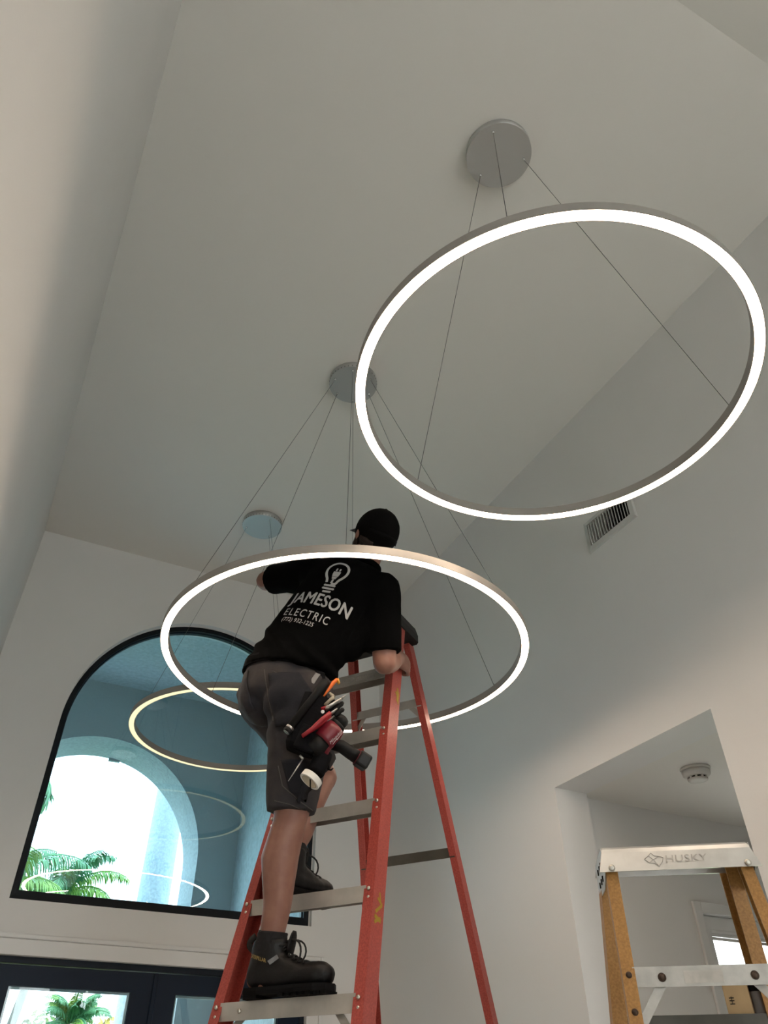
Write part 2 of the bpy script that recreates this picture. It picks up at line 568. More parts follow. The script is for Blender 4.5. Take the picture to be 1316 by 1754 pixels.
# glazed hall door with casing
h_o = thing('door_2', (HDX0, HALLY, 0), kind='structure')
for (x0, x1, z0, z1) in ((HDX0 - 0.052, HDX0, 0, HDZ + 0.052), (HDX1, HDX1 + 0.052, 0, HDZ + 0.052), (HDX0, HDX1, HDZ, HDZ + 0.052)):
    m = MB()
    m.boxab((x0, HALLY - 0.016, z0), (x1, HALLY, z1), 0.004)
    m.build('casing_board', 'trim_paint', h_o)
hx0, hx1 = 3.372, 4.14
outer = [(HDX0 + 0.004, 0.01), (HDX1 - 0.004, 0.01), (HDX1 - 0.004, HDZ - 0.004), (HDX0 + 0.004, HDZ - 0.004)]
lf = holed_wall(outer, [[(hx0, 0.3), (hx1, 0.3), (hx1, 2.035), (hx0, 2.035)]], 'xz', HALLY + 0.012, 0.045).build('door_leaf', 'trim_paint', h_o)
m = MB()
m.boxab((hx0, HALLY + 0.032, 0.3), (hx1, HALLY + 0.038, 2.035))
m.build('pane', 'clear_glass', lf)
for k, (zz, dy) in enumerate(((2.020, 0.010), (2.006, 0.016), (1.990, 0.022))):
    m = MB()
    m.boxab((hx0, HALLY + dy, zz), (hx1, HALLY + 0.03, zz + 0.015), 0.003)
    m.build('blind_rail', 'trim_paint', lf)

# ------------------------------------------------------------------ porch and outdoors (setting)
PX0, PX1, PY0, PY1, PT, PZ = -0.62, 2.206, YF + TH, 7.40, 0.53, 4.73
m = MB()
m.boxab((-40, -40, -0.35), (40, 90, -0.15))
struct(m.build('ground', 'grass'))
m = MB()
m.boxab((-12, -22, -0.15), (14, YB - TH, -0.05))
struct(m.build('floor_bounce_added', 'bounce_pale'))  # unseen pale slab added to bounce daylight up into the room
m = MB()
m.boxab((-2.5, PY0, -0.15), (4.5, 10.4, -0.02))
struct(m.build('floor_porch', 'concrete'))
AXC, AR, AZS = 0.822, 1.027, 3.169
outer = [(PX0 - 0.6, -0.02), (PX1 + 0.6, -0.02), (PX1 + 0.6, 6.2), (PX0 - 0.6, 6.2)]
aloop = arch_loop(AXC, AR, -0.01, AZS, 56)
w = struct(holed_wall(outer, [aloop], 'xz', PY1, PT).build('wall_porch_front', 'stucco_smooth'))
# rough plaster lining of the arch, standing a little proud
m = MB()
al = arch_loop(AXC, AR, -0.01, AZS, 72)[1:]
al = [(AXC + AR, -0.01)] + al[1:] + [(AXC - AR, -0.01)]
ali = [(AXC + (AR - 0.012) * (1 if a > AXC else -1), b) if b < AZS else (AXC + (a - AXC) * (AR - 0.012) / AR, AZS + (b - AZS) * (AR - 0.012) / AR) for a, b in al]
rings = []
for (a, b), (c, d) in zip(al, ali):
    rings.append([V((a, PY1 - 0.004, b)), V((c, PY1 - 0.004, d)), V((c, PY1 + PT + 0.004, d)), V((a, PY1 + PT + 0.004, b))])
m.loft(rings, True, False)
struct(m.build('trim_2', 'stucco'))
m = MB()
m.boxab((AXC + 0.09, PY1 + PT - 0.03, AZS + AR - 0.045), (AXC + 0.20, PY1 + PT + 0.006, AZS + AR + 0.01))
tag(solo(m, 'arch_bracket', 'stucco_smooth', (AXC + 0.145, PY1 + PT, AZS + AR - 0.045), 'small square bracket fixed at the crown of the porch arch', 'bracket'))
m = MB()
m.boxab((PX1, PY0, -0.02), (PX1 + 0.3, PY1, 6.2))
struct(m.build('wall_porch_right', 'stucco_light'))
m = MB()
m.boxab((PX0 - 0.3, PY0, -0.02), (PX0, PY1, 6.2))
struct(m.build('wall_porch_left', 'stucco'))
m = MB()
m.boxab((PX0 - 0.3, PY0, PZ), (PX1 + 0.3, PY1, PZ + 0.15))
struct(m.build('ceiling_porch', 'stucco_light'))
# round stucco column beyond the arch
c_o = thing('porch_column', (1.93, 9.55, -0.02), 'round pale stucco column standing outside the porch arch', 'column')
m = MB()
m.lathe([(0.185, 0.25), (0.182, 2.0), (0.176, 5.2)], (1.93, 9.55, -0.02), seg=40)
m.build('shaft', 'stucco', c_o)
m = MB()
m.box((1.93, 9.55, 0.05), (0.56, 0.56, 0.14), None, 0.01)
m.lathe([(0.25, 0.14), (0.26, 0.18), (0.22, 0.25)], (1.93, 9.55, -0.02), seg=32)
m.build('base', 'stucco', c_o)
m = MB()
m.lathe([(0.18, 5.15), (0.23, 5.25), (0.25, 5.3)], (1.93, 9.55, -0.02), seg=32)
m.box((1.93, 9.55, 5.34), (0.56, 0.56, 0.12), None, 0.01)
m.build('capital', 'stucco', c_o)


def frond(rach, leaf_len, nleaf, seedv, width=0.05, droop=0.35):
    """a feather palm leaf: rachis with leaflets on both sides, one mesh"""
    rnd = random.Random(seedv)
    mb = MB()
    n = len(rach)
    mb.tube(rach, [0.035 * (1 - 0.8 * i / (n - 1)) + 0.006 for i in range(n)], 5)
    for k in range(nleaf):
        t = 0.12 + 0.88 * k / (nleaf - 1)
        f = t * (n - 1)
        i = min(int(f), n - 2)
        p = rach[i].lerp(rach[i + 1], f - i)
        d = (rach[i + 1] - rach[i]).normalized()
        side = d.cross(V((0, 0, 1)))
        if side.length < 0.05:
            side = V((1, 0, 0))
        side.normalize()
        ll = leaf_len * (0.55 + 0.45 * math.sin(PI * min(1, t * 0.9 + 0.1))) * rnd.uniform(0.8, 1.1)
        for s in (-1, 1):
            e = (side * s * 0.85 + d * 0.55 + V((0, 0, -droop - rnd.uniform(0, 0.25)))).normalized()
            q1 = p + e * ll * 0.55
            q2 = p + (e + V((0, 0, -0.45))).normalized() * ll
            wv = d * width * 0.5
            mb.add([p - wv * 0.5, p + wv * 0.5, q1 + wv, q1 - wv, q2], [(0, 1, 2, 3), (3, 2, 4)])
    return mb


def palm(base, crown, label, nf, length, leaf_len, seedv, mats, lean=(0, 0), group=None, up=(0.2, 1.0), width=0.06, nleaf=34, trunk_r=0.16, nmat=None):
    rnd = random.Random(seedv)
    o = thing('palm_tree', base, label, 'palm tree', group)
    base, crown = V(base), V(crown)
    m = MB()
    pts = [base.lerp(crown, t) + V((lean[0], lean[1], 0)) * math.sin(PI * t) for t in [i / 10 for i in range(11)]]
    m.tube(pts, [trunk_r * (1.25 - 0.5 * i / 10) for i in range(11)], 12)
    m.build('trunk', 'palm_trunk', o)
    for k in range(nf):
        a = 2 * PI * k / nf * 2.4 + rnd.uniform(-0.25, 0.25)
        el = rnd.uniform(*up) * PI / 2 * 0.95
        L = length * rnd.uniform(0.85, 1.1)
        pts = []
        p = crown.copy()
        hd = V((math.cos(a), math.sin(a), 0))
        e = el
        for i in range(9):
            pts.append(p.copy())
            p = p + (hd * math.cos(e) + V((0, 0, 1)) * math.sin(e)) * L / 8
            e -= 0.16 + 0.10 * (i / 8) + (0.06 if el < 0.9 else 0)
        frond(pts, leaf_len, nleaf, seedv * 100 + k, width).build('frond', rnd.choice(mats), o)
    return o


palm((1.75, 28.0, -0.15), (2.72, 28.0, 6.85), 'feathery palm on a slim leaning trunk seen low through the arch', 17, 2.15, 0.62, 3, ['palm_green', 'palm_green', 'palm_lime'], up=(-0.05, 0.98), trunk_r=0.13)
palm((0.5, 24.2, -0.15), (0.60, 24.0, 6.0), 'lush palm crowding the lower corner of the arched window', 16, 2.6, 0.8, 5, ['palm_green', 'palm_lime'], up=(0.1, 0.95))
palm((0.62, 18.0, -0.15), (0.66, 18.0, 7.25), 'tallest palm with drooping fronds beside the arch spring', 13, 0.85, 0.42, 9, ['palm_green'], up=(-0.5, 0.3), trunk_r=0.1)
palm((3.0, 22.3, -0.15), (3.08, 22.3, 3.0), 'short bushy palm with upright fan of fronds behind the door glass', 34, 0.95, 0.26, 11, ['palm_green', 'palm_green', 'palm_lime'], up=(0.35, 1.05), width=0.024, nleaf=46, trunk_r=0.25)


def shrub(loc, rad, n, label, material, seedv, size=0.16):
    rnd = random.Random(seedv)
    mb = MB()
    c = V(loc) + V((0, 0, rad[2]))
    for k in range(n):
        d = V((rnd.gauss(0, 1), rnd.gauss(0, 1), rnd.gauss(0, 1))).normalized() * rnd.uniform(0.55, 1.0)
        p = c + V((d.x * rad[0], d.y * rad[1], d.z * rad[2]))
        a = V((rnd.uniform(-1, 1), rnd.uniform(-1, 1), rnd.uniform(-1, 1))).normalized()
        b = a.orthogonal().normalized()
        mb.add([p - a * size, p - b * size * 0.4, p + a * size, p + b * size * 0.4], [(0, 1, 2, 3)])
    o = thing('shrub', loc, label, 'shrub')
    mb.build('foliage', material, o)
    s = MB()
    for k in range(5):
        s.tube([V(loc), V(loc) + V((rnd.uniform(-.4, .4) * rad[0], rnd.uniform(-.4, .4) * rad[1], rad[2] * 1.2))], 0.03, 5)
    s.build('stem', 'palm_trunk', o)
    return o


shrub((2.75, 25.6, -0.15), (0.85, 0.8, 1.9), 1300, 'leafy green shrub behind the bushy palm, nearer the tiled roof', 'shrub_green', 21)
shrub((4.55, 25.6, -0.15), (0.8, 0.8, 1.85), 1300, 'yellow flowering shrub growing beside the bushy palm', 'palm_yellow', 23)
shrub((5.2, 27.5, -0.15), (1.1, 1.0, 1.75), 1300, 'rounded green shrub at the end of the neighbouring roof', 'shrub_green', 25)

# neighbouring house with a hipped slate-tile roof
hn = thing('neighbour_house', (2.4, 34.0, -0.15), 'low neighbouring house with blue grey tiled hip roof', 'house')
m = MB()
m.boxab((-4, 31.5, -0.15), (5.2, 38, 2.95))
m.build('wall', 'house_wall', hn)


def hip_roof(x0, x1, y0, y1, ze, zr, inset, rows, name):
    rf = None
    xm0, xm1, ym = x0 + inset, x1 - inset, (y0 + y1) / 2
    for r in range(rows):
        t0, t1 = r / rows, (r + 1) / rows
        def P_(t, lift):
            ax = x0 + (xm0 - x0) * t
            bx = x1 + (xm1 - x1) * t
            ay = y0 + (ym - y0) * t
            by = y1 + (ym - y1) * t
            z = ze + (zr - ze) * t + lift
            return [V((ax, ay, z)), V((bx, ay, z)), V((bx, by, z)), V((ax, by, z))]
        mb = MB()
        mb.loft([P_(t0 - 0.01, 0.0), P_(t0 - 0.01, 0.05), P_(t1, 0.015)], True, False)
        mb.build('tile_course', 'roof_slate', hn)
    mb = MB()
    c = [V((x0, y0, ze)), V((x1, y0, ze)), V((x1, y1, ze)), V((x0, y1, ze))]
    ra, rb = V((xm0, ym, zr)), V((xm1, ym, zr))
    for a, b in ((c[0], ra), (c[3], ra), (c[1], rb), (c[2], rb), (ra, rb)):
        mb.tube([a + V((0, 0, 0.05)), b + V((0, 0, 0.05))], 0.07, 6)
    mb.build('ridge_tiles', 'roof_slate', hn)


hip_roof(-4.5, 3.3, 30.6, 38.6, 2.95, 4.75, 3.7, 11, 'a')
hip_roof(3.0, 4.9, 29.6, 34.0, 2.95, 3.95, 0.95, 6, 'b')

# ------------------------------------------------------------------ ring pendants
def ring_pendant(cx_, cy_, rz, rc, R, led, holes, attach, label, canopy_xy, vents=True, ctone='canopy_metal'):
    cx0, cy0 = canopy_xy
    o = thing('ring_pendant', (cx0, cy0, ZC), label, 'pendant light', 'ring pendants along the foyer')
    W, Hh = 0.031, 0.033
    seg = 160
    def circ(r, z):
        return [V((cx_ + r * math.cos(2 * PI * k / seg), cy_ + r * math.sin(2 * PI * k / seg), z)) for k in range(seg)]
    # housing: upside-down channel
    prof = [(R + 0.0015, 0), (R + 0.0015, Hh), (R - W, Hh), (R - W, 0), (R - W + 0.002, 0), (R - W + 0.002, Hh - 0.004), (R - 0.001, Hh - 0.004), (R - 0.001, 0)]
    m = MB()
    m.loft([circ(r, rz + h) for r, h in prof], False, False, True)
    for i in range(len(m.sm)):
        m.sm[i] = False
    hs = m.build('ring_housing', 'ring_metal', o)
    m = MB()
    m.loft([circ(r, rz + h) for r, h in [(R - 0.0015, 0.001), (R - 0.0015, 0.006), (R - W + 0.0025, 0.006), (R - W + 0.0025, 0.001)]], False, False, True)
    m.build('led_diffuser', led, o)
    # canopy
    m = MB()
    m.lathe([(rc, 0), (rc, 0.040), (rc - 0.003, 0.0445), (rc - 0.003, 0.045)], (cx0, cy0, ZC - 0.045), seg=64)
    cn = m.build('canopy', ctone, o)
    if vents:
        for k in range(40):
            a = 2 * PI * k / 40
            d = V((math.cos(a), math.sin(a), 0))
            m = MB()
            rot = Matrix.Rotation(a, 3, 'Z')
            m.box(V((cx0, cy0, ZC - 0.035)) + d * (rc - 0.001), (0.004, 0.0035, 0.007), rot)
            m.build('vent_slot', 'dark_hole', cn)
    for ha, at in zip(holes, attach):
        h = V((cx0 + 0.11 * math.cos(math.radians(ha)), cy0 + 0.11 * math.sin(math.radians(ha)), ZC - 0.045))
        e = V((cx_ + (R - W / 2) * math.cos(math.radians(at)), cy_ + (R - W / 2) * math.sin(math.radians(at)), rz + Hh))
        m = MB()
        m.lathe([(0.0065, 0.0), (0.0065, -0.004), (0.003, -0.010)], h, seg=12)
        m.build('cord_grip', 'chrome', o)
        m = MB()
        m.tube([h + V((0, 0, -0.006)), e], 0.0011, 6)
        m.build('suspension_cable', 'cable_steel', o)
        m = MB()
        m.lathe([(0.004, -0.001), (0.004, 0.008), (0.0015, 0.016)], e, seg=10)
        m.build('cable_fixing', 'chrome', o)
    return o


ring_pendant(1.166, 1.1265, 3.007, 0.141, 0.604, 'led_bright_a', (-137, 104.5, -21), (-137.6, 105.7, -19.4), 'glowing white ring pendant with three cables and a plain disc canopy', (1.157, 1.125), vents=False)
ring_pendant(1.164, 2.614, 2.827, 0.136, 0.773, 'led_bright_b', (179, 121, -116, 65, 9, -51), (-166, 122, -115, 63, -0.5, -65), 'largest glowing white ring pendant, hanging around the man on the red ladder', (1.146, 2.594))
ring_pendant(1.140, 4.108, 3.048, 0.138, 0.604, 'led_dim', (153, -80, 43), (160, -82, 40), 'dimmer warm yellow ring pendant hanging in front of the arched window', (1.131, 4.072))

# ------------------------------------------------------------------ wall vent and smoke detector
v_o = thing('air_vent', (XR, 2.178, 3.64), 'white louvred air vent high on the long side wall', 'vent')
vy0, vy1, vz0, vz1 = 1.996, 2.358, 3.640, 3.838
m = MB()
rings = []
for (ins, dx) in ((0, 0.0), (0.004, -0.012), (0.030, -0.016), (0.034, -0.004), (0.034, 0.0)):
    rings.append([V((XR + dx, vy0 + ins, vz0 + ins)), V((XR + dx, vy1 - ins, vz0 + ins)), V((XR + dx, vy1 - ins, vz1 - ins)), V((XR + dx, vy0 + ins, vz1 - ins))])
m.loft(rings, False, False)
m.build('vent_frame', 'vent_white', v_o)
m = MB()
m.boxab((XR - 0.002, vy0 + 0.03, vz0 + 0.03), (XR - 0.0005, vy1 - 0.03, vz1 - 0.03))
m.build('duct_backing', 'dark_hole', v_o)
for k in range(15):
    y = vy0 + 0.045 + (vy1 - vy0 - 0.09) * k / 14
    rot = Matrix.Rotation(math.radians(48 - 4.2 * k), 3, 'Z')
    m = MB()
    m.box((XR - 0.012, y, (vz0 + vz1) / 2), (0.020, 0.0025, vz1 - vz0 - 0.064), rot)
    m.build('slat', 'vent_white', v_o)

s_o = thing('smoke_detector', (2.90, 2.43, OPZ), 'round white smoke detector on the lowered hall ceiling', 'smoke detector')
m = MB()
m.lathe([(0.069, 0), (0.069, -0.012)], (2.90, 2.43, OPZ), seg=40)
m.build('mounting_plate', 'plastic_white', s_o)
m = MB()
m.lathe([(0.064, -0.012), (0.063, -0.030), (0.052, -0.040), (0.045, -0.042)], (2.90, 2.43, OPZ), seg=40)
m.build('body', 'plastic_white', s_o)
m = MB()
m.lathe([(0.040, -0.042), (0.040, -0.050)], (2.90, 2.43, OPZ), seg=32)
m.build('sensor_gap', 'dark_hole', s_o)
m = MB()
m.lathe([(0.046, -0.050), (0.044, -0.056), (0.030, -0.060), (0.004, -0.061)], (2.90, 2.43, OPZ), seg=32)
m.build('dome', 'plastic_white', s_o)
for k in range(10):
    a = 2 * PI * k / 10
    m = MB()
    m.box(V((2.90 + 0.043 * math.cos(a), 2.43 + 0.043 * math.sin(a), OPZ - 0.046)), (0.006, 0.010, 0.010), Matrix.Rotation(a, 3, 'Z'))
    m.build('rib', 'plastic_white', s_o)

# ------------------------------------------------------------------ red step ladder
LC = V((1.2677, 2.7013, 3.0564))
LS = V((0.5799, -0.8147, 0))
LB = V((0.8147, 0.5799, 0))
ZV = V((0, 0, 1))
NB = LC.z / 0.2995


def lf_(n_, side, da=0.0, db=0.0, dz=0.0):
    return LC + LS * (side * (0.1766 + 0.01456 * n_ + da)) + LB * (-0.0828 * n_ + db) + ZV * (-0.2995 * n_ + dz)


def lr_(n_, side, da=0.0, db=0.0, dz=0.0):
    return LC + LS * (side * (0.149 + 0.0215 * n_ + da)) + LB * (0.163 + 0.0904 * n_ + db) + ZV * (-0.2995 * n_ + dz)


lad = thing('step_ladder', (LC.x, LC.y, 0), 'tall red fibreglass step ladder with grey steps and black top, carrying the man', 'ladder')


def channel(flange, depth, t, side):
    """C section: web on the outer side, flanges pointing inward"""
    return [(side * x, y) for x, y in ((0, 0), (0, depth), (-flange, depth), (-flange, depth - t), (-t, depth - t), (-t, t), (-flange, t), (-flange, 0))]


FR_T, FR_B = 0.12, NB
rails = {}
for side in (1, -1):
    m = MB()
    m.sweep(channel(0.036, 0.078, 0.004, side), lf_(FR_T, side, 0.018), lf_(FR_B - 0.06, side, 0.018), LS, LB)
    rl = m.build('front_rail', 'red_fibreglass', lad)
    rails[('f', side)] = rl
    for n_ in range(1, 10):
        for dz in (0.013, -0.013):
            m = MB()
            m.lathe([(0.0065, 0), (0.0055, 0.003), (0.002, 0.0045)], lf_(n_, side, 0, 0, dz), -LB, 10)
            m.build('rivet', 'rivet_metal', rl)
    m = MB()
    m.box(lf_(NB - 0.07, side, 0.004, 0.038), (0.06, 0.10, 0.05), Matrix.Rotation(math.atan2(LS.y, LS.x), 3, 'Z'), 0.006)
    m.v = [v + V((0, 0, 0.005)) for v in m.v]
    m.build('rubber_foot', 'black_plastic', lad)
    m = MB()
    m.sweep(channel(0.030, 0.052, 0.004, side), lr_(0.10, side, 0.012), lr_(NB - 0.06, side, 0.012), LS, LB)
    rr_ = m.build('rear_rail', 'red_fibreglass', lad)
    rails[('r', side)] = rr_
    m = MB()
    m.box(lr_(NB - 0.07, side, 0.0, 0.026), (0.05, 0.08, 0.05), Matrix.Rotation(math.atan2(LS.y, LS.x), 3, 'Z'), 0.006)
    m.v = [v + V((0, 0, 0.005)) for v in m.v]
    m.build('rubber_foot', 'black_plastic', lad)
# steps: folded channels with ribbed tread
for n_ in range(1, 10):
    prof = [(0.004, -0.024), (0.004, 0.024), (0.084, 0.024), (0.084, -0.012), (0.081, -0.012), (0.081, 0.020), (0.007, 0.020), (0.007, -0.024)]
    a = lf_(n_, -1, -0.012, 0)
    b = lf_(n_, 1, -0.012, 0)
    m = MB()
    m.sweep(prof, a, b, LB, ZV)
    st = m.build('step', 'aluminium', lad)
    for k in range(6):
        m = MB()
        m.sweep([(0, 0), (0.005, 0), (0.005, 0.0015), (0, 0.0015)], a + LB * (0.012 + 0.012 * k) + ZV * 0.024 + LS * 0.01, b + LB * (0.012 + 0.012 * k) + ZV * 0.024 - LS * 0.01, LB, ZV)
        m.build('tread_rib', 'aluminium', st)
    if n_ == 1:
        # pressed oval emblem and lettering panel on the top step
        mid = (a + b) / 2 + LB * 0.0035 + LS * 0.03
        m = MB()
        pts = [mid + LS * (-0.035 + 0.026 * math.cos(t)) + ZV * (0.010 * math.sin(t)) for t in [2 * PI * k / 24 for k in range(24)]]
        m.tube(pts + [pts[0]], 0.0012, 5, False)
        m.build('pressed_emblem', 'aluminium_bright', st)
        m = MB()
        q = [mid + LS * x + ZV * z for x, z in ((0.0, -0.010), (0.085, -0.010), (0.09, 0.010), (0.005, 0.010))]
        m.tube(q + [q[0]], 0.0010, 5, False)
        for k in range(9):
            m.tube([mid + LS * (0.012 + 0.008 * k) + ZV * -0.006, mid + LS * (0.014 + 0.008 * k) + ZV * 0.006], 0.0009, 5)
        m.build('pressed_panel', 'aluminium_bright', st)
# diagonal step braces on the lower steps
for n_ in (5, 7, 9):
    for side in (-1, 1):
        m = MB()
        p = lf_(n_, side, -0.085, 0.03, -0.012)
        q = lf_(n_ + 0.33, side, -0.006, 0.03)
        d = (q - p)
        m.sweep([(-0.011, -0.001), (0.011, -0.001), (0.011, 0.001), (-0.011, 0.001)], p, q, d.cross(LB).normalized(), LB)
        m.build('step_brace', 'aluminium', lad)
    m = MB()
    m.lathe([(0.007, 0), (0.006, 0.003), (0.002, 0.005)], lf_(n_, -1, -0.085, 0.004, 0.0), -LB, 10)
    m.build('rivet', 'rivet_metal', lad)
# rear horizontal braces and their gussets
for n_ in (1, 3, 5, 7, 9):
    m = MB()
    hh = 0.018
    m.sweep([(0.004, -hh), (0.007, -hh), (0.007, hh), (0.026, hh), (0.026, hh + 0.003), (0.004, hh + 0.003)], lr_(n_, -1, 0.006), lr_(n_, 1, 0.006), LB, ZV)
    m.build('rear_brace', 'dark_metal' if n_ > 1 else 'aluminium', lad)
    if n_ in (1, 5, 9):
        for side in (-1, 1):
            m = MB()
            p = lr_(n_, side, -0.055, 0.012, -0.006)
            q = lr_(n_ + 0.25, side, 0.004, 0.012)
            m.sweep([(-0.010, -0.001), (0.010, -0.001), (0.010, 0.001), (-0.010, 0.001)], p, q, (q - p).cross(LB).normalized(), LB)
            m.build('gusset', 'aluminium', lad)
# folding spreaders, low behind the man
for side in (-1, 1):
    p, q = lf_(6.3, side, -0.022, 0.07), lr_(6.1, side, -0.022, 0.01)
    m = MB()
    mid = (p + q) / 2 + V((0, 0, -0.01))
    m.sweep([(-0.002, -0.012), (0.002, -0.012), (0.002, 0.012), (-0.002, 0.012)], p, mid, LS, ZV)
    m.sweep([(-0.002, -0.012), (0.002, -0.012), (0.002, 0.012), (-0.002, 0.012)], mid + LS * 0.005, q + LS * 0.005, LS, ZV)
    m.build('spreader', 'aluminium', lad)
# top cap
capc = LC + LB * 0.080 + ZV * 0.008
m = MB()
def cap_ring(hw, hb, z, c=0.015):
    pts = [(-hw + c, -hb), (hw - c, -hb), (hw, -hb + c), (hw, hb - c), (hw - c, hb), (-hw + c, hb), (-hw, hb - c), (-hw, -hb + c)]
    return [capc + LS * x + LB * y + ZV * z for x, y in pts]
m.loft([cap_ring(0.203, 0.128, -0.045), cap_ring(0.203, 0.128, -0.010), cap_ring(0.195, 0.118, 0.025), cap_ring(0.189, 0.112, 0.030)], True, False)
cp = m.build('top_cap', 'black_plastic', lad)
m = MB()
m.loft([cap_ring(0.15, 0.07, 0.0302), cap_ring(0.145, 0.065, 0.033)], True, False)
m.build('tool_tray', 'black_plastic', cp)
m = MB()
m.box(LC + LS * 0.205 + LB * -0.0585 + ZV * -0.025, (0.02, 0.004, 0.03), Matrix.Rotation(math.atan2(LS.y, LS.x), 3, 'Z'))
m.build('cap_bolt', 'black_plastic', cp)
# yellow paint marks on the right front rail
def paint_mark(n0, strokes, parent):
    mb = MB()
    for (a0, h0, a1, h1, w_) in strokes:
        p = lf_(n0 - h0, 1, 0.0184, a0)
        q = lf_(n0 - h1, 1, 0.0184, a1)
        d = (q - p).normalized()
        s = d.cross(LS).normalized() * w_
        mb.add([p - s, p + s, q + s, q - s, p - s + LS * 0.0006, p + s + LS * 0.0006, q + s + LS * 0.0006, q - s + LS * 0.0006], [(0, 1, 2, 3), (4, 5, 6, 7), (0, 1, 5, 4), (1, 2, 6, 5), (2, 3, 7, 6), (3, 0, 4, 7)])
    mb.build('paint_mark', 'yellow_paint', parent)
paint_mark(4.2, [(0.022, 0.02, 0.060, 0.10, 0.005), (0.030, 0.16, 0.062, 0.10, 0.004), (0.018, -0.02, 0.060, -0.06, 0.006), (0.020, -0.08, 0.058, -0.03, 0.005), (0.040, 0.22, 0.050, 0.12, 0.004)], rails[('f', 1)])
paint_mark(1.35, [(0.050, 0.10, 0.055, -0.12, 0.006), (0.060, 0.05, 0.062, -0.15, 0.004), (0.035, 0.02, 0.055, -0.04, 0.005)], rails[('f', 1)])

# ------------------------------------------------------------------ the electrician
def frame_axes(x, z):
    x, z = V(x).normalized(), V(z).normalized()
    y = z.cross(x).normalized()
    x = y.cross(z).normalized()
    return Matrix((x, y, z)).transposed()


def ell_pts(c, radii, rot=None, sub=2):
    bm = bmesh.new()
    bmesh.ops.create_icosphere(bm, subdivisions=sub, radius=1.0)
    out = []
    for v in bm.verts:
        p = V((v.co.x * radii[0], v.co.y * radii[1], v.co.z * radii[2]))
        out.append((rot @ p if rot is not None else p) + V(c))
    bm.free()
    return out


def disc_pts(c, radii, rot, n=28):
    return [V(c) + rot @ V((radii[0] * math.cos(2 * PI * k / n), radii[1] * math.sin(2 * PI * k / n), 0)) for k in range(n)]


def ball(c, r):
    return ell_pts(c, (r, r, r), None, 2)


def hull_into(bm, pts):
    b = bmesh.new()
    for p in pts:
        b.verts.new(p)
    bmesh.ops.convex_hull(b, input=b.verts)
    loose = [v for v in b.verts if not v.link_faces]
    bmesh.ops.delete(b, geom=loose, context='VERTS')
    me = bpy.data.meshes.new('tmp')
    b.to_mesh(me)
    b.free()
    bm.from_mesh(me)
    bpy.data.meshes.remove(me)


def blob(name, hulls, voxel, material, parent, smooth=6, disp=None, cuts=(), factor=0.5):
    """union of convex shapes, remeshed to one continuous smooth surface"""
    bm = bmesh.new()
    for h in hulls:
        hull_into(bm, h)
    me = bpy.data.meshes.new(name)
    bm.to_mesh(me)
    bm.free()
    o = bpy.data.objects.new(name, me)
    col.objects.link(o)
    md = o.modifiers.new('r', 'REMESH')
    md.mode = 'VOXEL'
    md.voxel_size = voxel
    md.adaptivity = 0.0
    sm = o.modifiers.new('s', 'SMOOTH')
    sm.factor = factor
    sm.iterations = smooth
    dg = bpy.context.evaluated_depsgraph_get()
    me2 = bpy.data.meshes.new_from_object(o.evaluated_get(dg))
    bpy.data.objects.remove(o)
    bpy.data.meshes.remove(me)
    bm = bmesh.new()
    bm.from_mesh(me2)
    for (p, nrm) in cuts:
        bmesh.ops.bisect_plane(bm, geom=list(bm.verts) + list(bm.edges) + list(bm.faces), plane_co=p, plane_no=nrm, clear_outer=True)
    bm.normal_update()
    if disp:
        mv = [(v, disp(v.co) * v.normal) for v in bm.verts]
        for v, d in mv:
            v.co += d
    # keep world-space copy for projecting prints, then shift to the parent's origin
    bvh = BVHTree.FromBMesh(bm)
    org = ORIGIN[parent] if parent else V((0, 0, 0))
    for v in bm.verts:
        v.co -= org
    for f in bm.faces:
        f.smooth = True
    bm.to_mesh(me2)
    bm.free()
    me2.materials.clear()
    me2.name = name
    ob = link_mesh(name, me2, material, parent)
    return ob, bvh


def capsule(*pr):
    """rounded chain hulls: (point, radius), ..."""
    return [ball(p, r) + ball(q, s) for (p, r), (q, s) in zip(pr[:-1], pr[1:])]


hipR, kneeR, ankR = V((0.8921, 2.3868, 2.4976)), V((0.8995, 2.4336, 2.0924)), V((0.8855, 2.4971, 1.6737))
hipL, kneeL, ankL = V((0.8118, 2.5746, 2.5673)), V((1.1242, 2.7171, 2.3480)), V((0.9561, 2.6014, 1.9716))
shR, elR = V((1.1166, 2.1808, 2.9070)), V((1.1599, 2.2484, 2.6373))
shL, elL = V((0.9075, 2.4126, 3.0682)), V((0.7888, 2.6652, 3.1466))
neck, headc = V((1.0717, 2.2490, 3.0470)), V((1.1095, 2.2407, 3.2101))
pelvis = (hipR + hipL) / 2
midsh = (shR + shL) / 2
spine = (neck - pelvis).normalized()
lat = (shR - shL).normalized()
torso_rot = frame_axes(lat, spine)
back = -(torso_rot @ V((0, 1, 0)))
if back.dot(-fh) < 0:
    back = -back
chest = V((0.9967, 2.3215, 2.9263))
waist = V((0.8934, 2.4143, 2.7102))
hemc = V((0.8521, 2.4581, 2.6316))
hip_lat = (hipR - hipL).normalized()
hip_rot = frame_axes(hip_lat, (ZV + spine * 0.6).normalized())

SOLE = LC.z - 0.2995 * 5 + 0.024
foot_n = LC + LB * (-0.0828 * 5)
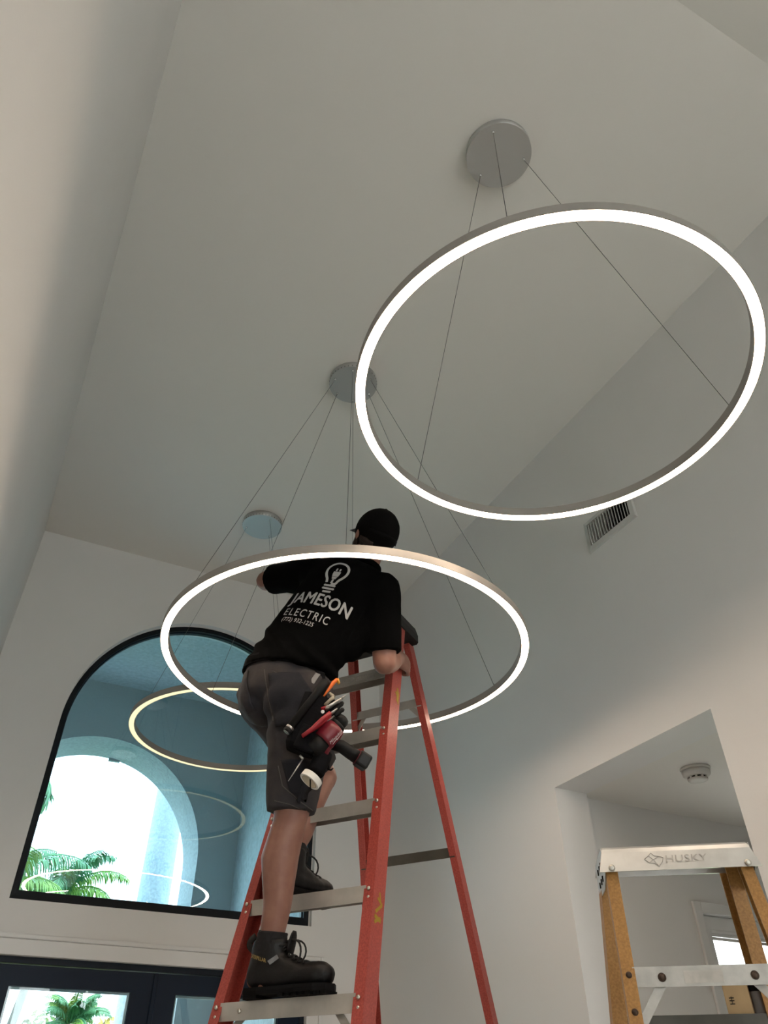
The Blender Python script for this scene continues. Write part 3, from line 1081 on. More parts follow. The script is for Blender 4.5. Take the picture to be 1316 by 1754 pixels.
# right foot lies along the step, left foot points at the ladder
fR_heel = V((0.849, 2.587, SOLE + 0.002))
fR_dir = V((0.60, -0.80, 0)).normalized()
SOLE4 = LC.z - 0.2995 * 4 + 0.024
fL_dir = V((0.869, 0.40, 0)).normalized()
fL_toe = V((1.1619, 2.6976, 1.9388))
fL_heel = V((fL_toe.x, fL_toe.y, SOLE4 + 0.002)) - fL_dir * 0.295
ankR = V((ankR.x, ankR.y, SOLE + 0.095))
ankR = V((fR_heel.x, fR_heel.y, 0)) + fR_dir * 0.075 + V((0, 0, SOLE + 0.10))
ankL = V((fL_heel.x, fL_heel.y, 0)) + fL_dir * 0.075 + V((0, 0, SOLE4 + 0.10))

# right hand closes round the rail
RN = 0.82
grip = lf_(RN, 1, 0.018, 0.045)          # outer face of the web
wristR = grip + LS * 0.030 + LB * -0.075 + ZV * -0.020
palmR = grip + LS * 0.026 + LB * 0.000
handL = V((1.0270, 2.8236, 3.2974))
wristL = elL.lerp(handL, 0.76)

fdir = V((-0.55 * math.cos(YAW) + 0.84 * math.sin(YAW), 0.55 * math.sin(YAW) + 0.84 * math.cos(YAW), 0.62)).normalized()
_up = (ZV + lat * 0.16) - fdir * (ZV + lat * 0.16).dot(fdir)
head_rot = frame_axes(fdir, _up.normalized())
# head_rot: x = face direction, y = left, z = crown

H = []
# trunk under the clothes
H.append(ell_pts(chest, (0.155, 0.100, 0.155), torso_rot) + ball(shR + lat * -0.045, 0.05) + ball(shL + lat * 0.045, 0.05))
H.append(ell_pts(chest, (0.15, 0.095, 0.13), torso_rot) + ell_pts(waist, (0.145, 0.100, 0.09), torso_rot))
H.append(ell_pts(waist, (0.145, 0.100, 0.09), torso_rot) + ell_pts(pelvis, (0.150, 0.105, 0.10), hip_rot))
H += [ball(neck - spine * 0.03, 0.062) + ball(headc + head_rot @ V((-0.025, 0, -0.08)), 0.056)]
H += [ball(neck - spine * 0.03, 0.058) + ball(shR - lat * 0.05 + spine * 0.01, 0.050), ball(neck - spine * 0.03, 0.058) + ball(shL + lat * 0.05 + spine * 0.01, 0.050)]
# head
def hp(x, y, z):
    return headc + head_rot @ V((x, y, z))
H.append(ell_pts(hp(-0.012, 0, 0.018), (0.098, 0.077, 0.092), head_rot))
H.append(ell_pts(hp(0.030, 0, -0.035), (0.062, 0.058, 0.075), head_rot) + ell_pts(hp(0.060, 0, -0.090), (0.026, 0.030, 0.022), head_rot))
H.append(ell_pts(hp(0.094, 0, -0.012), (0.012, 0.008, 0.02), head_rot) + ell_pts(hp(0.104, 0, -0.032), (0.014, 0.014, 0.012), head_rot))
for s in (-1, 1):
    H.append(ell_pts(hp(0.079, s * 0.032, 0.012), (0.015, 0.024, 0.010), head_rot))
    H.append(ell_pts(hp(-0.010, s * 0.080, -0.018), (0.017, 0.009, 0.030), head_rot))
H.append(ell_pts(hp(0.092, 0, -0.062), (0.012, 0.024, 0.007), head_rot))
H.append(ell_pts(hp(0.090, 0, -0.074), (0.012, 0.020, 0.007), head_rot))
# arms
H += capsule((shR, 0.062), (shR.lerp(elR, 0.55), 0.052), (elR, 0.046))
foreR = elR.lerp(wristR, 0.35)
H += capsule((elR, 0.046), (foreR, 0.049), (wristR, 0.031))
H += capsule((shL, 0.060), (shL.lerp(elL, 0.55), 0.052), (elL, 0.045))
H += capsule((elL, 0.045), (elL.lerp(wristL, 0.35), 0.047), (wristL, 0.030))


def fingers(palm, along, spread, normal, lens, curls, r, thumb_base, thumb_pts):
    out = []
    for k in range(4):
        off = spread * ((k - 1.5) * 0.0205)
        p = palm + off + along * 0.042
        d = along.copy()
        for j in range(3):
            ang = curls[j]
            rotm = Matrix.Rotation(ang, 3, spread)
            d2 = rotm @ d
            L = lens[k] * (0.45, 0.32, 0.26)[j]
            q = p + d2 * L
            out += capsule((p, r * (1.0 - 0.06 * j)), (q, r * (0.94 - 0.06 * j)))
            p, d = q, d2
    pts = [thumb_base] + thumb_pts
    for a, b in zip(pts[:-1], pts[1:]):
        out += capsule((a, r * 1.15), (b, r * 1.02))
    return out


# right hand: palm on the outer face, fingers curl round the far edge, thumb round the near one
rail_dir = (lf_(0, 1) - lf_(1, 1)).normalized()
sp = rail_dir
H.append(ell_pts(palmR, (0.046, 0.020, 0.044), frame_axes(LB, rail_dir)) + ball(wristR, 0.028))
H += fingers(palmR + LB * -0.005 + LS * -0.003, LB.copy(), sp, LS, (0.070, 0.080, 0.076, 0.060), (0.30, 1.20, 0.95), 0.0098, palmR + LB * -0.030 + rail_dir * 0.02, [palmR + LB * -0.052 + rail_dir * 0.040 + LS * 0.000, palmR + LB * -0.062 + rail_dir * 0.052 + LS * -0.030, palmR + LB * -0.060 + rail_dir * 0.055 + LS * -0.052])
# left hand: relaxed, slightly curled
aL = (handL - elL).normalized()
sL = aL.cross(ZV).normalized()
H.append(ball(wristL, 0.027) + ell_pts(handL - aL * 0.01, (0.044, 0.016, 0.045), frame_axes(sL, aL)))
H += fingers(handL, aL, sL, ZV, (0.070, 0.080, 0.076, 0.060), (-0.35, -0.55, -0.40), 0.0095, handL - sL * 0.03 - aL * 0.01, [handL - sL * 0.058 + aL * 0.02, handL - sL * 0.064 + aL * 0.055])
# legs
H += capsule((hipR, 0.095), (hipR.lerp(kneeR, 0.5), 0.080), (kneeR, 0.060))
def side_off(a, b, k, off):
    return a.lerp(b, k) + off
calfback = (-fR_dir * 0.5 - LB * 0.6).normalized()
H += capsule((kneeR, 0.056), (side_off(kneeR, ankR, 0.30, V((-0.014, 0.008, 0))), 0.063), (kneeR.lerp(ankR, 0.62), 0.047), (ankR + V((0, 0, 0.035)), 0.038), (ankR - V((0, 0, 0.05)), 0.040))
H += capsule((hipL, 0.092), (hipL.lerp(kneeL, 0.5), 0.078), (kneeL, 0.058))
H += capsule((kneeL, 0.055), (kneeL.lerp(ankL, 0.32) - LB * 0.022, 0.060), (kneeL.lerp(ankL, 0.65), 0.046), (ankL + V((0, 0, 0.035)), 0.038), (ankL - V((0, 0, 0.05)), 0.040))
for hl, fd in ((fR_heel, fR_dir), (fL_heel, fL_dir)):
    H += capsule((hl + fd * 0.04 + ZV * 0.055, 0.036), (hl + fd * 0.14 + ZV * 0.050, 0.036), (hl + fd * 0.23 + ZV * 0.040, 0.028))

person_base = V((fR_heel.x, fR_heel.y, SOLE)) + fR_dir * 0.12
anchor = thing('anchor', person_base)
body, _ = blob('person', H, 0.0065, 'skin', anchor, 7)
body.parent = None
body.location = person_base
ORIGIN[body] = person_base
bpy.data.objects.remove(anchor)
tag(body, 'man in black cap, printed black t-shirt, grey shorts and boots standing on the red ladder', 'person')

# hair and short beard below the cap
m = []
m.append(ell_pts(hp(-0.030, 0, -0.025), (0.070, 0.078, 0.050), head_rot))
hair, _ = blob('hair', m, 0.006, 'hair', body, 3, lambda c: 0.003 * noise.noise(c * 60))
m = [ell_pts(hp(0.055, s * 0.034, -0.078), (0.040, 0.020, 0.028), head_rot) + ell_pts(hp(0.078, s * 0.012, -0.092), (0.020, 0.020, 0.022), head_rot) for s in (-1, 1)]
m += [ell_pts(hp(0.010, s * 0.066, -0.035), (0.016, 0.010, 0.034), head_rot) + ell_pts(hp(0.045, s * 0.050, -0.075), (0.018, 0.012, 0.020), head_rot) for s in (-1, 1)]
blob('beard', m, 0.006, 'hair', body, 3, lambda c: 0.003 * noise.noise(c * 60))
for s in (-1, 1):
    mb = MB()
    c = hp(0.081, s * 0.031, 0.001)
    rr = []
    for i in range(7):
        t = PI * i / 6
        rr.append([c + head_rot @ V((0.011 * math.sin(t) * math.cos(a), 0.011 * math.sin(t) * math.sin(a), 0.011 * math.cos(t))) for a in [2 * PI * k / 10 for k in range(10)]])
    mb.loft(rr, True, True)
    mb.build('eye', 'tape_white', body)

# --- cap
def capdisp(c):
    return 0.0
m = [[p for p in ell_pts(hp(-0.010, 0, 0.022), (0.110, 0.090, 0.106), head_rot, 3) if (head_rot.transposed() @ (p - headc)).z > -0.030 + 0.35 * min(0.0, (head_rot.transposed() @ (p - headc)).x)]]
cap_o, _ = blob('baseball_cap', m, 0.006, 'cap_fabric', body, 3)
mb = MB()
rows = []
for i in range(6):
    t = i / 5
    row = []
    for k in range(13):
        a = -1.05 + 2.1 * k / 12
        x = 0.085 * math.cos(a * 0.95) + 0.012 + t * 0.075 * math.cos(a * 0.8)
        y = 0.080 * math.sin(a)
        z = 0.026 - 0.006 * t - 0.018 * (a / 1.05) ** 2
        row.append((x, y, z))
    rows.append(row)
top = [[hp(x, y, z + 0.002) for x, y, z in r] for r in rows]
bot = [[hp(x, y, z - 0.002) for x, y, z in r] for r in rows]
loops = [t_ + list(reversed(b_)) for t_, b_ in zip(top, bot)]
mb.loft(loops, True, True)
mb.build('bill', 'cap_mesh', cap_o)
mb = MB()
mb.lathe([(0.007, 0), (0.006, 0.003), (0.002, 0.005)], hp(-0.010, 0, 0.127), head_rot @ V((0, 0, 1)), 12)
mb.build('button', 'cap_fabric', cap_o)
mb = MB()
rr = []
for k in range(9):
    a = PI + (-0.9 + 1.8 * k / 8)
    e = head_rot @ V((0.111 * math.cos(a), 0.091 * math.sin(a), 0))
    rr.append([hp(-0.010, 0, 0) + e + head_rot @ V((0, 0, z)) for z in (-0.012, 0.008)] + [hp(-0.010, 0, 0) + e * 0.97 + head_rot @ V((0, 0, z)) for z in (0.008, -0.012)])
mb.loft(rr, True, True)
mb.build('strap', 'cap_fabric', cap_o)

# --- t-shirt
def folds(c):
    d = (c - waist).dot(spine)
    l = (c - waist).dot(lat)
    w_ = max(0.0, 1 - abs(d + 0.03) / 0.16)
    w_ *= min(1.0, max(0.0, -(c - waist).dot(spine) / 0.05 + 0.6))
    return 0.008 * w_ * math.sin(d * 95 + l * 30 + 2.5 * noise.noise(c * 7)) + 0.004 * noise.noise(c * 9) + 0.001 * noise.noise(c * 30)
shirt_h = []
upR = frame_axes(lat, spine)
shirt_h.append(ell_pts(chest, (0.182, 0.128, 0.175), torso_rot, 3) + ball(shR + lat * -0.035 + spine * 0.005, 0.068) + ball(shL + lat * 0.035 + spine * 0.005, 0.066) + ball(neck - spine * 0.045, 0.070))
shirt_h.append(ell_pts(chest, (0.180, 0.126, 0.13), torso_rot, 3) + disc_pts(waist, (0.178, 0.132), torso_rot))
shirt_h.append(disc_pts(waist + spine * 0.02, (0.178, 0.132), torso_rot) + disc_pts(hemc, (0.190, 0.150), hip_rot) + disc_pts(hemc - hip_rot @ V((0, 0, 0.025)), (0.194, 0.154), hip_rot))
def sleeve(a, b, ra, rb, up):
    d = (b - a).normalized()
    rot = frame_axes(up - d * up.dot(d), d)
    return [ball(a, ra) + disc_pts(b - d * 0.06, (rb, rb * 0.98), rot) + disc_pts(b, (rb * 1.02, rb), rot)]
sRe = shR.lerp(elR, 0.86)
sLe = shL.lerp(elL, 0.84)
shirt_h += sleeve(shR, sRe, 0.078, 0.066, lat)
shirt_h += [ball(shR, 0.076) + ell_pts(chest + lat * 0.06, (0.08, 0.10, 0.10), torso_rot)]
shirt_h += sleeve(shL, sLe, 0.074, 0.064, ZV)
shirt_h += [ball(shL, 0.072) + ell_pts(chest - lat * 0.06, (0.08, 0.10, 0.10), torso_rot)]
shirt_h += [ball(shL.lerp(sLe, 0.6) - ZV * 0.025, 0.050) + ball(shL - ZV * 0.05, 0.05)]
shirt_h += [ball(V((1.0787, 2.2454, 2.7478)), 0.042) + ball(V((1.0350, 2.3017, 2.6996)), 0.060) + ball(chest + lat * 0.11, 0.065)]
shirt, shirt_bvh = blob('t_shirt', shirt_h, 0.007, 'shirt_black', body, 4, folds)
# rib collar
mb = MB()
cc = neck + spine * 0.006
cr_ = frame_axes(lat, (neck * 0 + spine + (headc - neck).normalized()).normalized())
pts = [cc + cr_ @ V((0.058 * math.cos(t), 0.058 * math.sin(t), 0.004 * math.sin(t))) for t in [2 * PI * k / 28 for k in range(28)]]
mb.loft([[p + cr_ @ V((0.010 * math.cos(a) * math.cos(2 * PI * k / 28), 0.010 * math.cos(a) * math.sin(2 * PI * k / 28), 0.014 * math.sin(a))) for a in [2 * PI * j / 8 for j in range(8)]] for k, p in enumerate(pts)], False, True, True)
mb.build('collar', 'shirt_black', shirt)

# print on the back of the shirt
pO = V((0.7536, 2.2670, 2.8612))
pX = V((0.9546, 2.1632, 2.7541)) - pO
pYr = V((0.9465, 2.2124, 3.0127)) - V((0.8746, 2.2270, 2.8366))
ex = pX.normalized()
ey = (pYr - ex * pYr.dot(ex)).normalized()
enn = ex.cross(ey).normalized()
if enn.dot(fh) > 0:
    pdir = enn
else:
    pdir = -enn
TW = pX.length


def on_shirt(x, y, lift=0.0035):
    p = pO + ex * x + ey * y - pdir * 0.35
    hit = shirt_bvh.ray_cast(p, pdir, 1.0)
    if hit[0] is None:
        hit = shirt_bvh.find_nearest(p + pdir * 0.35)
    return hit[0] - pdir * lift


def print_mesh(name, vs, fs, maxlen=0.012):
    bm = bmesh.new()
    bv = [bm.verts.new((x, y, 0)) for x, y in vs]
    for f in fs:
        try:
            bm.faces.new([bv[i] for i in f])
        except ValueError:
            pass
    bmesh.ops.triangulate(bm, faces=bm.faces)
    for _i in range(4):
        le = [e for e in bm.edges if e.calc_length() > maxlen]
        if not le:
            break
        bmesh.ops.subdivide_edges(bm, edges=le, cuts=1)
        bmesh.ops.triangulate(bm, faces=bm.faces)
    bm.verts.index_update()
    mb = MB()
    mb.add([on_shirt(v.co.x, v.co.y) for v in bm.verts], [tuple(v.index for v in f.verts) for f in bm.faces])
    bm.free()
    return mb.build(name, 'shirt_print', shirt)


def fit_text(s, x, y, width, height, bold=0.0, spacing=1.0):
    vs, fs = text_polys(s, 1.0, bold, spacing)
    x0, x1 = min(v[0] for v in vs), max(v[0] for v in vs)
    y0, y1 = min(v[1] for v in vs), max(v[1] for v in vs)
    return [(x + (a - x0) / (x1 - x0) * width, y + (b - y0) / (y1 - y0) * height) for a, b in vs], fs


vs0, fs0 = fit_text('JAMESON', 0, -0.004, TW, TW * 0.265, 0.0, 1.05)
vs, fs = [], []
for dx_, dy_ in ((-0.0016, 0), (0.0016, 0), (0, -0.0012), (0, 0.0012)):
    n0 = len(vs)
    vs += [(a + dx_, b + dy_) for a, b in vs0]
    fs += [tuple(i + n0 for i in f) for f in fs0]
print_mesh('print_name', vs, fs)
vs, fs = fit_text('ELECTRIC', TW * 0.03, -TW * 0.195, TW * 0.76, TW * 0.13, 0.004, 1.25)
print_mesh('print_trade', vs, fs)
vs, fs = fit_text('(772) 932-1225', TW * 0.06, -TW * 0.325, TW * 0.54, TW * 0.092, 0.002, 1.04)
print_mesh('print_phone', vs, fs)
# light bulb with a plug inside
bx, by, bs = TW * 0.52, TW * 0.36, TW * 1.10
half = [(-0.075, 0.09), (-0.088, 0.14), (-0.135, 0.20), (-0.165, 0.27), (-0.160, 0.35), (-0.115, 0.42), (-0.045, 0.455), (0.035, 0.455), (0.105, 0.42), (0.150, 0.35), (0.155, 0.27), (0.125, 0.20), (0.080, 0.14), (0.070, 0.10), (0.045, 0.075), (0.0, 0.085)]
def smooth_poly(p, it=2):
    for _i in range(it):
        q = [p[0]]
        for a, b in zip(p[:-1], p[1:]):
            q += [(a[0] * .75 + b[0] * .25, a[1] * .75 + b[1] * .25), (a[0] * .25 + b[0] * .75, a[1] * .25 + b[1] * .75)]
        p = q + [p[-1]]
    return p
ln = smooth_poly(half)
vs, fs = [], []
wl = 0.018
for i, (a, b) in enumerate(ln):
    p, q = ln[max(0, i - 1)], ln[min(len(ln) - 1, i + 1)]
    dx, dy = q[0] - p[0], q[1] - p[1]
    L = math.hypot(dx, dy) or 1
    for s in (-1, 1):
        vs.append((bx + (a - s * dy / L * wl) * bs, by + (b + s * dx / L * wl) * bs))
    if i:
        k = 2 * i
        fs.append((k - 2, k - 1, k + 1, k))
print_mesh('print_bulb', vs, fs)
vs, fs = [], []
def addpoly(pts):
    n0 = len(vs)
    vs.extend([(bx + a * bs, by + b * bs) for a, b in pts])
    fs.append(tuple(range(n0, n0 + len(pts))))
addpoly([(-0.045, 0.20), (0.045, 0.20), (0.055, 0.245), (0.055, 0.285), (-0.055, 0.285), (-0.055, 0.245)])
addpoly([(-0.038, 0.295), (-0.014, 0.295), (-0.014, 0.345), (-0.038, 0.345)])
addpoly([(0.014, 0.295), (0.038, 0.295), (0.038, 0.345), (0.014, 0.345)])
addpoly([(-0.028, 0.155), (0.028, 0.155), (0.040, 0.195), (-0.040, 0.195)])
addpoly([(-0.018, 0.085), (0.012, 0.085), (0.015, 0.15), (-0.015, 0.15)])
print_mesh('print_plug', vs, fs)
for k, (wd, hh) in enumerate(((0.085, 0.030), (0.088, 0.030), (0.060, 0.030))):
    vs, fs = [], []
    y = 0.035 - 0.050 * k
    addpoly([(-wd, y - 0.006), (wd * 0.9, y + 0.006), (wd, y + 0.006 + hh * 0.5), (wd * 0.9, y + 0.006 + hh), (-wd, y - 0.006 + hh), (-wd * 1.1, y - 0.006 + hh * 0.5)])
    print_mesh('print_bulb_thread', vs, fs)

# --- shorts
def sfolds(c):
    return 0.008 * noise.noise(c * 9) + 0.005 * math.sin(60 * c.z + 6 * noise.noise(c * 5)) * max(0, noise.noise(c * 4 + V((3, 1, 2)))) + 0.0015 * noise.noise(c * 34)
SH = []
belt_c = V((0.8442, 2.4678, 2.6294))
SH.append(disc_pts(belt_c, (0.172, 0.132), hip_rot) + ell_pts(pelvis + back * 0.012, (0.172, 0.140, 0.085), hip_rot, 3))
SH.append(ell_pts(pelvis + hip_lat * 0.075 + back * 0.045 - ZV * 0.03, (0.098, 0.098, 0.105), hip_rot) + ball(hipR, 0.115))
SH.append(ell_pts(pelvis - hip_lat * 0.070 + back * 0.045 - ZV * 0.03, (0.098, 0.098, 0.105), hip_rot) + ball(hipL, 0.110))
dR = (kneeR - hipR).normalized()
rotR = frame_axes(hip_lat - dR * hip_lat.dot(dR), dR)
hemR = kneeR - dR * 0.012
SH.append(ball(hipR - ZV * 0.01, 0.122) + disc_pts(hipR.lerp(kneeR, 0.55), (0.100, 0.105), rotR))
SH.append(disc_pts(hipR.lerp(kneeR, 0.45), (0.104, 0.108), rotR) + disc_pts(hemR - dR * 0.03, (0.082, 0.084), rotR) + disc_pts(hemR, (0.082, 0.084), rotR))
dL = (kneeL - hipL).normalized()
rotL = frame_axes(hip_lat - dL * hip_lat.dot(dL), dL)
hemL = hipL.lerp(kneeL, 0.90)
SH.append(ball(hipL, 0.115) + disc_pts(hipL.lerp(kneeL, 0.5), (0.100, 0.104), rotL))
SH.append(disc_pts(hipL.lerp(kneeL, 0.4), (0.103, 0.106), rotL) + disc_pts(hemL, (0.086, 0.088), rotL))
shorts, shorts_bvh = blob('shorts', SH, 0.0075, 'shorts_fabric', body, 4, sfolds)


def patch(px_pts, depth, lift, th, material, name, parent, bvh=None, sub=0.02):
    """a sewn-on panel laid on the fabric: polygon through points near the cloth, pushed onto its surface"""
    bvh = bvh or shorts_bvh
    c = sum(px_pts, V((0, 0, 0))) / len(px_pts)
    n_ = (px_pts[1] - px_pts[0]).cross(px_pts[2] - px_pts[1]).normalized()
    if n_.dot(fh) > 0:
        n_ = -n_
    ax = (px_pts[1] - px_pts[0]).normalized()
    ay = n_.cross(ax)
    bm = bmesh.new()
    vs_ = [bm.verts.new(((p - c).dot(ax), (p - c).dot(ay), 0)) for p in px_pts]
    bm.faces.new(vs_)
    bmesh.ops.triangulate(bm, faces=bm.faces)
    for _i in range(4):
        le = [e for e in bm.edges if e.calc_length() > sub]
        if not le:
            break
        bmesh.ops.subdivide_edges(bm, edges=le, cuts=1)
        bmesh.ops.triangulate(bm, faces=bm.faces)
    bm.verts.index_update()
    lo, hi = [], []
    for v in bm.verts:
        p = c + ax * v.co.x + ay * v.co.y
        h = bvh.ray_cast(p + n_ * 0.3, -n_, 0.8)
        q = h[0] if h[0] is not None else bvh.find_nearest(p)[0]
        lo.append(q + n_ * lift)
        hi.append(q + n_ * (lift + th))
    nn = len(lo)
    fs_ = [tuple(v.index for v in f.verts) for f in bm.faces]
    eb = [tuple(v.index for v in e.verts) for e in bm.edges if len(e.link_faces) == 1]
    mb_ = MB()
    mb_.add(lo + hi, [tuple(i + nn for i in f) for f in fs_] + [tuple(reversed(f)) for f in fs_] + [(a, b, b + nn, a + nn) for a, b in eb], True)
    bm.free()
    return mb_.build(name, material, parent)


def line_on(px_pts, r, material, name, parent, bvh=None):
    bvh = bvh or shorts_bvh
    pts = []
    for a, b in zip(px_pts[:-1], px_pts[1:]):
        for i in range(6):
            p = a.lerp(b, i / 6)
            h = bvh.ray_cast(p - fh * 0.35 - ZV * 0.12, (fh + ZV * 0.34).normalized(), 0.9)
            pts.append(h[0] if h[0] is not None else bvh.find_nearest(p)[0])
    mb_ = MB()
    mb_.tube(pts, r, 5)
    return mb_.build(name, material, parent)


patch([V((0.7539, 2.3682, 2.5488)), V((0.8364, 2.2918, 2.5466)), V((0.8758, 2.2489, 2.4577)), V((0.8598, 2.2572, 2.3866)), V((0.8270, 2.2966, 2.3495)), V((0.7808, 2.3430, 2.3523)), V((0.7620, 2.3639, 2.4495))], 0, 0.002, 0.004, 'shorts_panel', 'back_pocket', shorts)
patch([V((0.6802, 2.5188, 2.6103)), V((0.7082, 2.4705, 2.6018)), V((0.7305, 2.4590, 2.4490)), V((0.7143, 2.5011, 2.4471))], 0, 0.002, 0.004, 'shorts_fabric', 'back_pocket', shorts)
line_on([V((0.7403, 2.3189, 2.5461)), V((0.7939, 2.2912, 2.5184)), V((0.8514, 2.2615, 2.4733))], 0.0018, 'stitch', 'yoke_seam', shorts)
line_on([V((0.7118, 2.3336, 2.5555)), V((0.7224, 2.3281, 2.4965)), V((0.7447, 2.3166, 2.4045)), V((0.7563, 2.3106, 2.3497))], 0.0022, 'stitch', 'centre_seam', shorts)
line_on([V((0.7802, 2.2983, 2.2014)), V((0.7970, 2.2896, 2.1350)), V((0.8449, 2.2648, 2.0887)), V((0.8931, 2.2399, 2.0453))], 0.0018, 'stitch', 'leg_seam', shorts)
patch([V((0.8071, 2.3407, 2.2398)), V((0.8689, 2.2750, 2.2357)), V((0.9015, 2.2581, 2.1319)), V((0.9022, 2.2803, 2.0740)), V((0.8350, 2.3263, 2.1390))], 0, 0.002, 0.003, 'shorts_panel', 'leg_panel', shorts)
line_on([V((0.7745, 2.3012, 2.0855)), V((0.8213, 2.2771, 2.0744)), V((0.8885, 2.2423, 2.0400))], 0.0016, 'stitch', 'hem_stitch', shorts)
# belt and buckle tab
mb = MB()
pts = [belt_c + hip_rot @ V((0.178 * math.cos(t), 0.138 * math.sin(t), -0.006)) for t in [2 * PI * k / 40 for k in range(40)]]
mb.loft([[p + hip_rot @ V((dx * math.cos(2 * PI * k / 40), dx * math.sin(2 * PI * k / 40), dz)) for dx, dz in ((0, -0.018), (0.004, -0.018), (0.004, 0.018), (0, 0.018))] for k, p in enumerate(pts)], False, True, True)
mb.build('belt', 'pouch_nylon', body)

# --- socks and boots
for an, kn, top in ((ankR, kneeR, 0.082), (ankL, kneeL, 0.082)):
    d = (kn - an).normalized()
    rot = frame_axes(V((1, 0, 0)) - d * d.x, d)
    hs = [disc_pts(an + d * 0.0, (0.050, 0.050), rot) + disc_pts(an + d * top, (0.0475, 0.0475), rot)]
    blob('sock', hs, 0.006, 'sock', body, 2, lambda c: 0.0012 * math.sin(c.z * 420))


def boot(heel, d, z0, name='work_boot', lettering=False):
    sx = V((d.y, -d.x, 0))      # wearer's right side
    def B(x, y, z):
        return V((heel.x, heel.y, z0)) + d * (x * 1.06) + sx * (y * 1.04) + ZV * z
    rot = frame_axes(d, ZV)
    hs = []
    shaft = lambda x, z, a, b: disc_pts(B(x, 0, z), (a, b), rot)
    hs.append(shaft(0.078, 0.155, 0.060, 0.053) + shaft(0.076, 0.105, 0.064, 0.052))
    hs.append(shaft(0.076, 0.110, 0.064, 0.052) + ell_pts(B(0.062, 0, 0.060), (0.064, 0.047, 0.045), rot))
    hs.append(ell_pts(B(0.062, 0, 0.060), (0.062, 0.046, 0.045), rot) + ell_pts(B(0.150, 0, 0.056), (0.060, 0.048, 0.042), rot))
    hs.append(ell_pts(B(0.105, 0, 0.085), (0.050, 0.042, 0.040), rot) + ell_pts(B(0.175, 0, 0.060), (0.045, 0.045, 0.030), rot))
    hs.append(ell_pts(B(0.150, 0, 0.052), (0.060, 0.049, 0.036), rot) + ell_pts(B(0.238, -0.004, 0.052), (0.054, 0.047, 0.038), rot))
    b, bv = blob(name, hs, 0.006, 'boot_leather', body, 5, lambda c: 0.0016 * noise.noise(c * 45))
    # sole: welt plus heel block and lugs
    out = [(-0.004, 0.020), (0.012, 0.040), (0.06, 0.047), (0.12, 0.044), (0.19, 0.053), (0.25, 0.050), (0.285, 0.032), (0.298, 0.0), (0.285, -0.034), (0.25, -0.052), (0.19, -0.052), (0.12, -0.042), (0.06, -0.045), (0.012, -0.038), (-0.004, -0.020)]
    mb_ = MB()
    mb_.loft([[B(0.006 + x * 0.965, y * k_, z) for x, y in out] for z, k_ in ((0.008, 0.92), (0.018, 0.95), (0.027, 0.93))], True, False)
    s_ = mb_.build('sole', 'boot_sole', b)
    mb_ = MB()
    mb_.loft([[B(0.008 + x * 0.96, y * 0.90, z) for x, y in out[:3] + out[-3:]] for z in (0.0, 0.010)], True, False)
    mb_.build('heel_block', 'boot_sole', s_)
    for k in range(7):
        x = 0.135 + 0.022 * k
        mb_ = MB()
        mb_.boxab((0, -0.042, 0), (0.017, 0.042, 0.010))
        mb_.v = [B(x + v.x, v.y * (1 if k < 5 else 0.8), v.z) for v in mb_.v]
        mb_.build('lug', 'boot_sole', s_)
    # laces: cross bars, a bow loop and two ends
    for k in range(5):
        x, z = 0.128 + 0.017 * k, 0.128 - 0.011 * k
        for s in (-1, 1):
            mb_ = MB()
            pts = [B(x - 0.010 + s * 0 + 0.016 * t, s * (0.028 - 0.056 * t), z + 0.010 * math.sin(PI * t) - 0.008 * t) for t in [i / 6 for i in range(7)]]
            pts = [(bv.find_nearest(p)[0] + ZV * 0.004 + d * 0.003) for p in pts]
            mb_.tube(pts, 0.0026, 6)
            mb_.build('lace', 'lace', b)
    for s, sc in ((1, 1.0), (-1, 0.8)):
        mb_ = MB()
        pts = [B(0.138 + 0.055 * math.sin(PI * t) * sc, s * (0.004 + 0.020 * math.sin(PI * t)), 0.150 - 0.075 * t * sc + 0.012 * math.sin(2 * PI * t)) for t in [i / 12 for i in range(13)]]
        mb_.tube(pts, 0.0030, 6)
        mb_.build('lace_loop', 'lace', b)
    mb_ = MB()
    pts = [B(0.018 - 0.020 * math.sin(PI * t), 0, 0.130 + 0.042 * t) for t in [i / 8 for i in range(9)]]
    mb_.tube(pts, 0.005, 6, True, 2.2)
    mb_.build('pull_tab', 'lace', b)
    mb_ = MB()
    pts = [B(0.142 + 0.012 * t, 0, 0.115 + 0.060 * t) for t in [i / 6 for i in range(7)]]
    mb_.tube(pts, [0.020, 0.021, 0.022, 0.022, 0.020, 0.017, 0.010], 10, True, 0.25, d)
    mb_.build('tongue', 'boot_leather', b)
    if lettering:
        vs_, fs_ = text_polys('CATERPILLAR', 1.0, 0.03)
        x0, x1 = min(v[0] for v in vs_), max(v[0] for v in vs_)
        mb_ = MB()
        P0 = B(0.012, 0.08, 0.098)
        nn = sx
        vv = []
        for a, c in vs_:
            t = (a - x0) / (x1 - x0)
            p = B(0.030 + 0.062 * t, 0.10, 0.108 - 0.020 * t + c * 0.014)
            h = bv.ray_cast(p, -sx, 0.3)
            vv.append((h[0] if h[0] is not None else bv.find_nearest(p)[0]) + sx * 0.0012)
        mb_.add(vv, fs_)
        mb_.build('lettering', 'gold_print', b)
        mb_ = MB()
        vv = []
        for (a, c) in ((0.104, 0.082), (0.128, 0.098), (0.121, 0.108), (0.097, 0.092)):
            h = bv.ray_cast(B(a, 0.10, c), -sx, 0.3)
            vv.append((h[0] if h[0] is not None else B(a, 0.06, c)))
        mb_.add([p + sx * 0.0008 for p in vv] + [p + sx * 0.003 for p in vv], [(0, 1, 2, 3), (4, 5, 6, 7), (0, 1, 5, 4), (1, 2, 6, 5), (2, 3, 7, 6), (3, 0, 4, 7)])
        mb_.build('side_tag', 'tag_grey', b)
    return b


